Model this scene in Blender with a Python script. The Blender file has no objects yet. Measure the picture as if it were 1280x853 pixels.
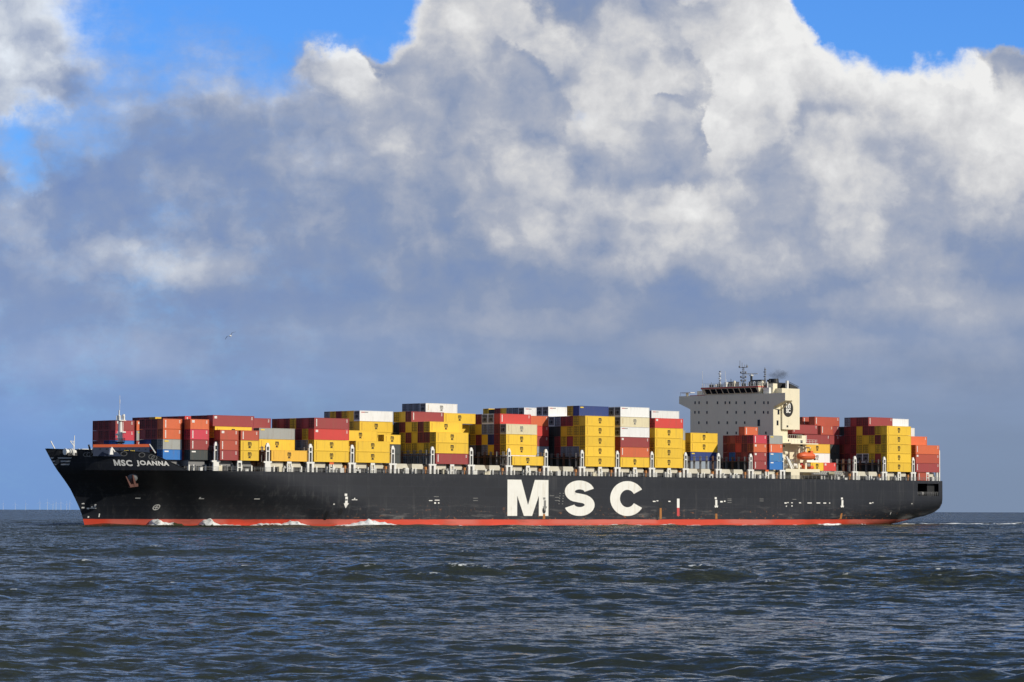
import bpy, bmesh, math, random
import numpy as np
from mathutils import Vector, Matrix

R = math.radians
random.seed(7)
rng = np.random.default_rng(11)
scene = bpy.context.scene
COL = scene.collection

# ------------------------------------------------------------------ camera
# World frame: x runs aft from the bow along the ship, y to starboard, z up from the water.
CAM = Vector((-455.46, -640.58, 4.3))
PHI = R(44.065)                       # ship axis against the picture plane
FPX = 3831.54                         # focal length in pixels of a 1280 px wide picture
SUN_AZ, SUN_EL = R(26), R(26)         # azimuth aft of the port beam, elevation
cam_d = bpy.data.cameras.new('camera')
cam = bpy.data.objects.new('camera', cam_d)
COL.objects.link(cam)
scene.camera = cam
cam_d.sensor_width = 36.0
cam_d.lens = FPX / 1280 * 36.0
cam_d.clip_start = 1.0
cam_d.clip_end = 90000
pitch, roll = math.atan((638.62 - 426.5) / FPX), R(0.16)
fwd = Vector((math.sin(PHI) * math.cos(pitch), math.cos(PHI) * math.cos(pitch), math.sin(pitch)))
rgt = Vector((math.cos(PHI), -math.sin(PHI), 0))
upv = rgt.cross(fwd)
r2 = rgt * math.cos(roll) + upv * math.sin(roll)
u2 = upv * math.cos(roll) - rgt * math.sin(roll)
m = Matrix((r2, u2, -fwd)).transposed().to_4x4()
m.translation = CAM
cam.matrix_world = m

scene.view_settings.view_transform = 'Standard'
scene.view_settings.look = 'None'
scene.view_settings.gamma = 1.0
scene.view_settings.exposure = 0.0
scene.view_settings.use_curve_mapping = False
try:
    scene.cycles.use_denoising = True
    scene.cycles.max_bounces = 6
    scene.cycles.transparent_max_bounces = 12
except Exception:
    pass

# ------------------------------------------------------------------ sun
to_sun = Vector((math.cos(SUN_EL) * math.sin(SUN_AZ), -math.cos(SUN_EL) * math.cos(SUN_AZ), math.sin(SUN_EL)))
sl = bpy.data.lights.new('sun', 'SUN')
sl.energy = 3.9
sl.angle = R(0.5)
sl.color = (1.0, 0.93, 0.80)
so = bpy.data.objects.new('sun', sl)
COL.objects.link(so)
so.rotation_euler = to_sun.to_track_quat('Z', 'Y').to_euler()


# ------------------------------------------------------------------ node helpers
class NT:
    def __init__(self, tree):
        self.t = tree
        self.n = tree.nodes
        self.l = tree.links

    def node(self, typ, **kw):
        nd = self.n.new(typ)
        for k, v in kw.items():
            setattr(nd, k, v)
        return nd

    def put(self, sock, v):
        if v is None:
            return
        if isinstance(v, bpy.types.NodeSocket):
            self.l.new(v, sock)
        else:
            sock.default_value = v

    def m(self, op, a, b=None, c=None, clamp=False):
        nd = self.node('ShaderNodeMath', operation=op)
        nd.use_clamp = clamp
        self.put(nd.inputs[0], a)
        self.put(nd.inputs[1], b)
        self.put(nd.inputs[2], c)
        return nd.outputs[0]

    def v(self, op, a, b=None, scale=None):
        nd = self.node('ShaderNodeVectorMath', operation=op)
        self.put(nd.inputs[0], a)
        self.put(nd.inputs[1], b)
        if scale is not None:
            self.put(nd.inputs['Scale'], scale)
        return nd.outputs['Value'] if op in ('DOT_PRODUCT', 'LENGTH', 'DISTANCE') else nd.outputs[0]

    def comb(self, x, y, z=0.0):
        nd = self.node('ShaderNodeCombineXYZ')
        for i, q in enumerate((x, y, z)):
            self.put(nd.inputs[i], q)
        return nd.outputs[0]

    def sep(self, a):
        nd = self.node('ShaderNodeSeparateXYZ')
        self.put(nd.inputs[0], a)
        return nd.outputs

    def noise(self, vec, scale, detail=4.0, rough=0.55, out=0, dist=0.0):
        nd = self.node('ShaderNodeTexNoise')
        self.put(nd.inputs['Vector'], vec)
        self.put(nd.inputs['Scale'], scale)
        self.put(nd.inputs['Detail'], detail)
        self.put(nd.inputs['Roughness'], rough)
        self.put(nd.inputs['Distortion'], dist)
        return nd.outputs[out]

    def step(self, v, a, b, lo=0.0, hi=1.0):
        nd = self.node('ShaderNodeMapRange', interpolation_type='SMOOTHSTEP')
        self.put(nd.inputs['Value'], v)
        nd.inputs['From Min'].default_value = a
        nd.inputs['From Max'].default_value = b
        nd.inputs['To Min'].default_value = lo
        nd.inputs['To Max'].default_value = hi
        return nd.outputs[0]

    def mix(self, f, a, b, blend='MIX'):
        nd = self.node('ShaderNodeMix', data_type='RGBA', blend_type=blend)
        self.put(nd.inputs[0], f)
        for i, q in ((6, a), (7, b)):
            self.put(nd.inputs[i], q if isinstance(q, bpy.types.NodeSocket) else (q[0], q[1], q[2], 1.0))
        return nd.outputs[2]

    def ramp(self, f, stops):
        nd = self.node('ShaderNodeValToRGB')
        e = nd.color_ramp.elements
        while len(e) < len(stops):
            e.new(0.5)
        for el, (p, c) in zip(e, stops):
            el.position = p
            el.color = (c[0], c[1], c[2], 1)
        self.put(nd.inputs[0], f)
        return nd.outputs[0]


# ------------------------------------------------------------------ sky
world = bpy.data.worlds.new('World')
scene.world = world
world.use_nodes = True
wt = NT(world.node_tree)
wt.n.clear()
WSTR = 0.10
tc = wt.node('ShaderNodeTexCoord').outputs['Generated']
sky = wt.node('ShaderNodeTexSky', sky_type='NISHITA')
sky.sun_disc = False
sky.sun_elevation = SUN_EL
sky.sun_rotation = math.atan2(to_sun.x, to_sun.y)
sky.air_density = 1.0
sky.dust_density = 0.3
sky.ozone_density = 2.0
# bearings round the horizon and elevation, in hundredths of the focal length (units of 1.5 degrees)
hx = wt.v('DOT_PRODUCT', tc, (math.cos(PHI), -math.sin(PHI), 0))
hy = wt.v('DOT_PRODUCT', tc, (math.sin(PHI), math.cos(PHI), 0))
hz = wt.sep(tc)[2]
az = wt.m('ARCTAN2', hx, hy)
el = wt.m('ARCSINE', hz)
U = wt.m('MULTIPLY_ADD', az, 38.3, 6.4)
V = wt.m('MULTIPLY', el, 38.3)
P = wt.comb(U, V, 0.0)


def billow(scale, amp, off):
    n = wt.noise(wt.v('ADD', P, off), scale, 7.0, 0.58, out=1)
    return wt.v('SCALE', wt.v('SUBTRACT', n, (0.5, 0.5, 0.5)), scale=amp)


PW = wt.v('ADD', P, billow(0.75, 1.5, (3.1, 7.7, 1.0)))
PW = wt.v('ADD', PW, billow(3.2, 0.16, (5.3, 2.2, 7.0)))
PW = wt.v('MULTIPLY', PW, (1, 1, 0))


def blobs(lst, src):
    acc = None
    for (cx, cy, rx, ry, w) in lst:
        d = wt.v('MULTIPLY', wt.v('SUBTRACT', src, (cx, 6.386 - cy, 0)), (1 / rx, 1 / ry, 0))
        q = wt.m('SUBTRACT', 1.0, wt.v('DOT_PRODUCT', d, d))
        q = wt.m('MULTIPLY', wt.m('MAXIMUM', q, 0.0), w)
        acc = q if acc is None else wt.m('ADD', acc, q)
    return acc


# where the blue shows (positive) and where cloud stands in it (negative); centres given in hundreds of picture pixels
holes = blobs([(2.7, -0.3, 2.9, 1.75, 1.15), (4.3, 0.0, 1.3, 0.9, 0.7), (0.1, 1.9, 0.45, 0.5, 0.7), (0.9, 1.4, 1.0, 0.8, 0.45),
               (11.9, -0.25, 2.1, 1.5, 1.6), (10.5, -0.2, 0.75, 0.7, 0.8), (8.75, -0.35, 0.4, 0.5, 0.8),
               (0.0, 0.25, 1.0, 0.6, -0.62), (0.2, 1.1, 0.8, 0.4, -0.5), (0.9, 0.95, 0.5, 0.35, -0.35),
               (4.25, 0.75, 0.75, 0.5, -1.0), (12.9, 0.95, 0.6, 0.5, -0.5), (12.2, 0.9, 0.7, 0.35, -0.4)], PW)
fb = wt.noise(wt.v('ADD', P, (11.0, 2.0, 0.0)), 0.9, 7.0, 0.6)
side_ = wt.m('ABSOLUTE', wt.m('SUBTRACT', U, 6.4))
away = wt.step(side_, 14.0, 28.0)
high = wt.m('MULTIPLY', wt.step(V, 6.9, 10.5), wt.m('SUBTRACT', 1.0, away))
blue = wt.m('ADD', holes, wt.m('MULTIPLY', wt.m('SUBTRACT', fb, 0.5), 0.9))
blue = wt.m('ADD', blue, wt.m('MULTIPLY', high, 0.62))
wisp = wt.m('MULTIPLY', wt.m('SUBTRACT', wt.noise(wt.v('MULTIPLY', P, (0.8, 1.3, 1.0)), 1.5, 7.0, 0.66), 0.5), 1.15)
cover_l = wt.step(wt.m('ADD', blue, wisp), -0.10, 1.05, 1.0, 0.0)
cover_r = wt.step(wt.m('ADD', blue, wt.m('MULTIPLY', wisp, 0.35)), 0.16, 0.60, 1.0, 0.0)
cm_ = wt.node('ShaderNodeMix', data_type='FLOAT')
wt.put(cm_.inputs[0], wt.step(U, 2.8, 5.2))
wt.put(cm_.inputs[2], cover_l)
wt.put(cm_.inputs[3], cover_r)
cover = cm_.outputs[0]

tone = blobs([(4.2, 0.75, 0.7, 0.55, 0.2), (2.5, 2.45, 0.7, 0.4, 0.14), (1.9, 3.35, 1.7, 0.42, 0.26), (0.2, 1.15, 0.8, 0.6, 0.42), (0.1, 0.3, 1.3, 0.9, 0.45),
              (0.0, 2.9, 0.5, 0.4, 0.18), 
              (1.4, 1.8, 1.8, 0.6, -0.10), (4.6, 3.2, 2.2, 0.7, -0.08), (8.7, 3.75, 3.6, 0.45, -0.06)], PW)
PS = wt.v('MULTIPLY', wt.v('ADD', P, billow(0.9, 0.55, (8.3, 1.7, 4.0))), (1, 1, 0))
tone = wt.m('ADD', tone, blobs([(11.8, 3.85, 1.8, 0.38, 0.20), (9.3, 4.35, 1.8, 0.36, 0.22), (6.9, 4.05, 1.2, 0.25, 0.13), (1.3, 4.55, 1.4, 0.42, 0.18),
                                (5.0, 4.0, 1.2, 0.3, 0.10), (3.2, 3.85, 2.8, 0.3, -0.10), (10.5, 4.1, 1.8, 0.22, -0.08), (6.5, 3.55, 4.5, 0.3, -0.08), (0.35, 5.25, 0.4, 0.25, 0.14), (6.9, 4.75, 1.5, 0.3, 0.12)], PS))
# cloud heads from the farthest to the nearest: centre, radii, tone, tone gained towards the upper edge, tone of the rim, softness of the edge
HEADS = [(9.6, 0.5, 1.9, 1.3, 0.78, 0.10, 0.10, 0.30), (5.6, 0.55, 1.5, 1.0, 0.55, 0.12, 0.06, 0.35), (11.3, 1.75, 1.5, 1.15, 0.64, 0.24, 0.12, 0.32), (12.6, 2.1, 1.1, 1.2, 0.62, 0.16, 0.08, 0.7),
         (4.15, 0.95, 0.75, 0.55, 0.62, 0.20, 0.12, 0.30), (10.3, 2.25, 1.15, 0.95, 0.58, 0.18, 0.08, 0.50), (9.1, 1.5, 0.95, 1.15, 0.74, 0.12, 0.06, 0.45),
         (8.3, 2.9, 1.35, 0.75, 0.62, 0.16, 0.06, 0.7), (6.3, 2.6, 1.8, 0.85, 0.56, 0.10, 0.02, 0.8),
         (7.65, 1.05, 1.15, 1.15, 0.64, 0.04, -0.24, 0.20), (8.25, 1.75, 0.62, 0.62, 0.46, 0.08, -0.20, 0.22), (6.2, 1.35, 0.95, 0.85, 0.46, -0.06, -0.14, 0.30),
         (4.7, 1.55, 1.0, 0.8, 0.46, 0.10, 0.04, 0.5), (3.5, 1.95, 1.5, 1.0, 0.30, 0.04, -0.02, 0.6), (1.5, 2.2, 1.9, 0.8, 0.22, 0.03, 0.0, 0.9), (11.9, 2.9, 1.6, 0.8, 0.46, 0.06, 0.0, 0.9), (9.9, 3.1, 1.6, 0.7, 0.50, 0.06, 0.0, 0.9),
         (5.0, 2.6, 1.0, 0.8, 0.30, 0.06, 0.0, 0.6)]
heads = wt.m('MULTIPLY_ADD', tone, 1.0, 0.0)
for (cx, cy, rx, ry, tn, up, rim, soft) in HEADS:
    d = wt.v('MULTIPLY', wt.v('SUBTRACT', PW, (cx, 6.386 - cy, 0)), (1 / rx, 1 / ry, 0))
    F = wt.m('SUBTRACT', 1.0, wt.v('DOT_PRODUCT', d, d))
    side = wt.v('DOT_PRODUCT', d, (0.85, 0.5, 0))
    crisp = wt.step(side, -0.15, 0.55)
    mr = wt.node('ShaderNodeMapRange', interpolation_type='SMOOTHSTEP')
    wt.put(mr.inputs['Value'], F)
    wt.put(mr.inputs['From Max'], wt.m('MULTIPLY_ADD', crisp, soft - 1.15, 1.15))
    mask = mr.outputs[0]
    rimf = wt.m('MULTIPLY', wt.step(F, 0.0, 0.6, 1.0, 0.0), crisp)
    val = wt.m('MULTIPLY_ADD', wt.v('DOT_PRODUCT', d, (0.55, 0.85, 0)), up, tn - 0.26)
    val = wt.m('MULTIPLY_ADD', rimf, rim, val)
    mx = wt.node('ShaderNodeMix', data_type='FLOAT')
    wt.put(mx.inputs[0], mask)
    wt.put(mx.inputs[2], heads)
    wt.put(mx.inputs[3], wt.m('ADD', val, wt.m('MULTIPLY', tone, 0.5)))
    heads = mx.outputs[0]
tone = heads
# relief: the side of every billow that looks towards the sun is brighter
q1 = wt.v('ADD', P, billow(1.3, 0.55, (1.0, 4.0, 0.0)))
e0 = wt.noise(q1, 0.95, 6.0, 0.55)
e1 = wt.noise(wt.v('ADD', q1, (0.20, 0.20, 0.0)), 0.95, 6.0, 0.55)
relief = wt.m('SUBTRACT', e0, e1)
lowfade = wt.step(V, 1.9, 3.6, 0.25, 1.0)
fb2 = wt.noise(wt.v('MULTIPLY', P, (0.55, 1.3, 1.0)), 0.8, 5.0, 0.55)
t = wt.m('ADD', tone, wt.m('MULTIPLY', wt.m('MULTIPLY', relief, lowfade), 0.85))
t = wt.m('ADD', t, wt.m('MULTIPLY', wt.m('MULTIPLY', wt.m('SUBTRACT', fb2, 0.5), 0.55), lowfade))
t = wt.m('ADD', t, 0.26)
t = wt.m('ADD', t, wt.m('MULTIPLY', wt.step(blue, -0.12, 0.3), 0.20))
k = 1.0 / WSTR
ccol = wt.ramp(t, [(0.0, (.175 * k, .262 * k, .475 * k)), (0.28, (.250 * k, .315 * k, .465 * k)), (0.5, (.40 * k, .435 * k, .525 * k)),
                   (0.70, (.64 * k, .645 * k, .665 * k)), (0.92, (.86 * k, .86 * k, .855 * k))])
lr = wt.step(U, 0.0, 11.0)
air0 = wt.mix(lr, (.190 * k, .318 * k, .565 * k), (.203 * k, .272 * k, .400 * k))
air1 = wt.mix(lr, (.225 * k, .345 * k, .590 * k), (.232 * k, .310 * k, .470 * k))
streaks = wt.noise(wt.v('MULTIPLY', P, (0.35, 1.6, 1.0)), 0.9, 4.0, 0.55)
air = wt.mix(wt.step(V, 0.0, 2.2), air0, air1)
air = wt.v('SCALE', air, scale=wt.m('MULTIPLY_ADD', wt.m('SUBTRACT', streaks, 0.5), wt.step(V, 0.3, 2.0, 0.0, 0.75), 1.0))
ccol = wt.mix(wt.step(V, 0.7, 2.9), air, ccol)
tint = wt.mix(wt.step(U, 0.0, 6.0), (0.93, 1.0, 1.10), (1.0, 1.0, 1.0))
ccol = wt.mix(1.0, ccol, tint, 'MULTIPLY')
nish = wt.mix(1.0, sky.outputs[0], wt.mix(wt.step(V, 6.6, 10.0), (0.42, 0.88, 1.72), (0.50, 0.84, 1.35)), 'MULTIPLY')
col = wt.mix(cover, nish, ccol)
# the clear sky overhead is deeper
col = wt.v('SCALE', col, scale=wt.m('MULTIPLY_ADD', wt.m('MAXIMUM', high, wt.m('MULTIPLY', away, 0.25)), -0.34, 1.0))
bg = wt.node('ShaderNodeBackground')
wt.put(bg.inputs['Color'], col)
bg.inputs['Strength'].default_value = WSTR
wo = wt.node('ShaderNodeOutputWorld')
wt.l.new(bg.outputs[0], wo.inputs['Surface'])


# ------------------------------------------------------------------ materials
MATS = {}


def mat(name, col, rough=0.5, var=0.08, vscale=0.5, dirt=0.0, dirtcol=(.12, .08, .05), metal=0.0, ribs=0.0, rand=0.0, streak=0.0):
    if name in MATS:
        return MATS[name]
    mt = bpy.data.materials.new(name)
    mt.use_nodes = True
    n = NT(mt.node_tree)
    b = n.n['Principled BSDF']
    b.inputs['Roughness'].default_value = rough
    b.inputs['Metallic'].default_value = metal
    try:
        b.inputs['Specular IOR Level'].default_value = 0.35
    except Exception:
        pass
    oc = n.node('ShaderNodeTexCoord').outputs['Object']
    oi = n.node('ShaderNodeObjectInfo')
    seed = n.v('ADD', oc, n.v('SCALE', n.comb(oi.outputs['Random'], oi.outputs['Random'], oi.outputs['Random']), scale=57.0))
    nz = n.noise(seed, vscale, 5.0, 0.6)
    f = n.m('MULTIPLY_ADD', n.m('SUBTRACT', nz, 0.5), var * 4, 1.0)
    if rand:
        f = n.m('MULTIPLY', f, n.m('MULTIPLY_ADD', n.m('SUBTRACT', oi.outputs['Random'], 0.5), rand * 2, 1.0))
    c = n.v('SCALE', (col[0], col[1], col[2]), scale=f)
    if dirt:
        d = n.noise(n.v('MULTIPLY', seed, (1.6, 1.6, 0.35)), 1.1, 6.0, 0.7)
        c = n.mix(n.m('MULTIPLY', n.step(d, 0.52, 0.78), dirt), c, dirtcol)
    if streak:
        d = n.noise(n.v('MULTIPLY', seed, (1.3, 1.3, 0.12)), 1.0, 4.0, 0.6)
        c = n.mix(n.m('MULTIPLY', n.step(d, 0.5, 0.75), streak), c, dirtcol)
    n.put(b.inputs['Base Color'], c)
    if ribs:
        w = n.node('ShaderNodeTexWave', wave_type='BANDS', bands_direction='X', wave_profile='SIN')
        n.put(w.inputs['Vector'], oc)
        w.inputs['Scale'].default_value = 1.12
        bm_ = n.node('ShaderNodeBump')
        bm_.inputs['Strength'].default_value = ribs
        bm_.inputs['Distance'].default_value = 0.04
        n.put(bm_.inputs['Height'], w.outputs[1])
        n.l.new(bm_.outputs[0], b.inputs['Normal'])
    MATS[name] = mt
    return mt


CM = {  # container paints
    'Y': ('yellow', (.81, .515, .038)), 'R': ('maroon', (.30, .046, .046)), 'r': ('bright red', (.62, .055, .045)),
    'P': ('pinkish red', (.55, .045, .075)), 'o': ('orange', (.64, .135, .05)), 'b': ('brick red', (.42, .075, .042)),
    'W': ('white', (.78, .78, .76)), 'w': ('cream white', (.74, .66, .44)), 'S': ('silver grey', (.33, .35, .38)),
    'B': ('bright blue', (.025, .17, .50)), 'n': ('pale blue', (.05, .20, .44)), 'N': ('navy blue', (.022, .05, .20)),
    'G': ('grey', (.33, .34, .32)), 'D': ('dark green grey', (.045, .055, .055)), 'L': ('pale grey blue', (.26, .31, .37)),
    'a': ('amber yellow', (.78, .44, .05)),
}
for kk, (nm, c) in CM.items():
    mat('paint_' + kk, c, 0.5, 0.035, 0.35, 0.22, (.20, .12, .06), ribs=0.35, rand=0.08, streak=0.22)
WHITE = mat('white_paint', (.76, .75, .70), 0.5, 0.05, 0.4, 0.18, (.35, .22, .12))
CREAM = mat('cream_paint', (.78, .71, .52), 0.5, 0.04, 0.25, 0.15, (.42, .28, .12), streak=0.12)
DGREY = mat('dark_steel', (.035, .035, .038), 0.6, 0.12, 0.5)
MGREY = mat('grey_steel', (.20, .20, .20), 0.6, 0.12, 0.5, 0.3, (.20, .10, .05))
RUST = mat('rusty_steel', (.16, .085, .05), 0.7, 0.15, 0.8)
BLACK = mat('black_paint', (.012, .013, .015), 0.5, 0.1, 0.5)
GLASS = mat('window_glass', (.012, .014, .018), 0.15, 0.05, 0.5)
ORANGE = mat('orange_paint', (.72, .13, .035), 0.45, 0.05, 0.5)
RED = mat('red_paint', (.50, .05, .045), 0.5, 0.08, 0.5)
REDOX = mat('red_oxide_paint', (.085, .028, .020), 0.65, 0.12, 0.4, 0.2, (.1, .06, .04))
INKB = mat('black_lettering', (.014, .013, .012), 0.6, 0.05, 0.5)
INKW = mat('white_lettering', (.80, .79, .74), 0.55, 0.03, 0.3, 0.0)
INKH = mat('hull_lettering', (.80, .79, .73), 0.55, 0.05, 0.25, 0.5, (.50, .42, .28), streak=0.35)
INKG = mat('grey_lettering', (.22, .22, .21), 0.6, 0.05, 0.5)
INKY = mat('yellow_lettering', (.75, .55, .06), 0.6, 0.05, 0.5)
INKR = mat('red_lettering', (.55, .06, .06), 0.6, 0.05, 0.5)
INKF = mat('faded_lettering', (.52, .30, .05), 0.6, 0.05, 0.5)
GLOGO = mat('bow_stripe_grey', (.42, .44, .46), 0.55, 0.1, 0.4)


# ------------------------------------------------------------------ mesh builder
class MB:
    def __init__(self):
        self.v, self.f, self.mi, self.ms = [], [], [], []

    def slot(self, mt):
        if mt not in self.ms:
            self.ms.append(mt)
        return self.ms.index(mt)

    def poly(self, pts, mt):
        i = len(self.v)
        self.v += [tuple(p) for p in pts]
        self.f.append(tuple(range(i, i + len(pts))))
        self.mi.append(self.slot(mt))
        return self

    def hexa(self, p, mt):
        """p: 8 corners, bottom ring then top ring"""
        i = len(self.v)
        self.v += [tuple(q) for q in p]
        s = self.slot(mt)
        for f in ((0, 3, 2, 1), (4, 5, 6, 7), (0, 1, 5, 4), (1, 2, 6, 5), (2, 3, 7, 6), (3, 0, 4, 7)):
            self.f.append(tuple(i + q for q in f))
            self.mi.append(s)
        return self

    def box(self, x0, x1, y0, y1, z0, z1, mt):
        return self.hexa([(x0, y0, z0), (x1, y0, z0), (x1, y1, z0), (x0, y1, z0),
                          (x0, y0, z1), (x1, y0, z1), (x1, y1, z1), (x0, y1, z1)], mt)

    def bar(self, a, b, w, mt, h=None):
        a, b = Vector(a), Vector(b)
        d = (b - a).normalized()
        s = d.cross(Vector((0, 0, 1)))
        if s.length < 1e-3:
            s = Vector((1, 0, 0))
        s.normalize()
        u = s.cross(d)
        h = h or w
        s, u = s * w / 2, u * h / 2
        return self.hexa([a - s - u, a + s - u, a + s + u, a - s + u, b - s - u, b + s - u, b + s + u, b - s + u], mt)

    def tube(self, pts, rad, mt, n=10, caps=True):
        pts = [Vector(p) for p in pts]
        rads = rad if isinstance(rad, (list, tuple)) else [rad] * len(pts)
        i0 = len(self.v)
        s_ = self.slot(mt)
        for k, p in enumerate(pts):
            d = (pts[min(k + 1, len(pts) - 1)] - pts[max(k - 1, 0)]).normalized()
            a = d.cross(Vector((0.3, 0.1, 1)) if abs(d.z) < 0.9 else Vector((1, 0, 0))).normalized()
            b = d.cross(a)
            for q in range(n):
                t = 2 * math.pi * q / n
                self.v.append(tuple(p + a * math.cos(t) * rads[k] + b * math.sin(t) * rads[k]))
        for k in range(len(pts) - 1):
            for q in range(n):
                r = (q + 1) % n
                self.f.append((i0 + k * n + q, i0 + k * n + r, i0 + (k + 1) * n + r, i0 + (k + 1) * n + q))
                self.mi.append(s_)
        if caps:
            self.f.append(tuple(i0 + q for q in range(n))[::-1])
            self.f.append(tuple(i0 + (len(pts) - 1) * n + q for q in range(n)))
            self.mi += [s_, s_]
        return self

    def mesh(self, name, smooth=False):
        me = bpy.data.meshes.new(name)
        me.from_pydata(self.v, [], self.f)
        for mt in self.ms:
            me.materials.append(mt)
        me.polygons.foreach_set('material_index', self.mi)
        if smooth:
            me.polygons.foreach_set('use_smooth', [True] * len(self.f))
        bm = bmesh.new()
        bm.from_mesh(me)
        bmesh.ops.recalc_face_normals(bm, faces=bm.faces)
        bm.to_mesh(me)
        bm.free()
        me.update()
        return me

    def build(self, name, parent=None, smooth=False, loc=None):
        o = bpy.data.objects.new(name, self.mesh(name, smooth))
        COL.objects.link(o)
        if parent is not None:
            o.parent = parent
            if loc is None:
                w = Vector((0, 0, 0))
                q = parent
                while q is not None:
                    w += q.location
                    q = q.parent
                o.location = -w
        if loc is not None:
            o.location = loc
        return o


def tag(o, label=None, cat=None, group=None, kind=None):
    if label:
        o['label'] = label
    if cat:
        o['category'] = cat
    if group:
        o['group'] = group
    if kind:
        o['kind'] = kind
    return o


def empty(name, loc):
    o = bpy.data.objects.new(name, None)
    o.empty_display_size = 2
    o.location = loc
    COL.objects.link(o)
    return o


def glyphs(txt, size, bold=0.0, spacing=1.0, shear=0.0, line=1.0, align='CENTER'):
    """lettering as flat polygons in the x (along) / z (up) plane"""
    cu = bpy.data.curves.new('lettering', 'FONT')
    cu.body = txt
    cu.size = size
    cu.offset = bold
    cu.space_character = spacing
    cu.space_line = line
    cu.align_x = align
    cu.resolution_u = 3
    ob = bpy.data.objects.new('lettering', cu)
    COL.objects.link(ob)
    dg = bpy.context.evaluated_depsgraph_get()
    dg.update()
    me = bpy.data.meshes.new_from_object(ob.evaluated_get(dg))
    vs = [(v.co.x + shear * v.co.y, 0.0, v.co.y) for v in me.vertices]
    fs = [tuple(p.vertices) for p in me.polygons]
    bpy.data.objects.remove(ob)
    bpy.data.curves.remove(cu)
    bpy.data.meshes.remove(me)
    return vs, fs


def stroke(path, w):
    """flat constant-width band along a 2d path, as quads"""
    n = len(path)
    L, Rr = [], []
    for i, p in enumerate(path):
        a = path[max(i - 1, 0)]
        b = path[min(i + 1, n - 1)]
        dx, dy = b[0] - a[0], b[1] - a[1]
        l = math.hypot(dx, dy) or 1
        nx, ny = -dy / l, dx / l
        ww = w[i] if isinstance(w, (list, tuple)) else w
        L.append((p[0] + nx * ww / 2, p[1] + ny * ww / 2))
        Rr.append((p[0] - nx * ww / 2, p[1] - ny * ww / 2))
    return [(L[i], Rr[i], Rr[i + 1], L[i + 1]) for i in range(n - 1)]


def proj(x, y, z):
    d = Vector((x, y, z)) - CAM
    Y = d.x * math.sin(PHI) + d.y * math.cos(PHI)
    X = d.x * math.cos(PHI) - d.y * math.sin(PHI)
    px = 640 + FPX * X / Y
    return px, 637 + (px - 60) * .0028 - FPX * d.z / Y, Y


def at(px, y):
    """ship station seen at picture column px on the fore-and-aft line at offset y"""
    u = (px - 640) / FPX
    s, c = math.sin(PHI), math.cos(PHI)
    dy = y - CAM.y
    # X = dx c - dy s ; Y = dx s + dy c ; X = u Y
    dx = dy * (s + u * c) / (c - u * s)
    return CAM.x + dx


def zat(px, py, x, y):
    Y = proj(x, y, 0)[2]
    return CAM.z + (637 + (px - 60) * .0028 - py) * Y / FPX


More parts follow.
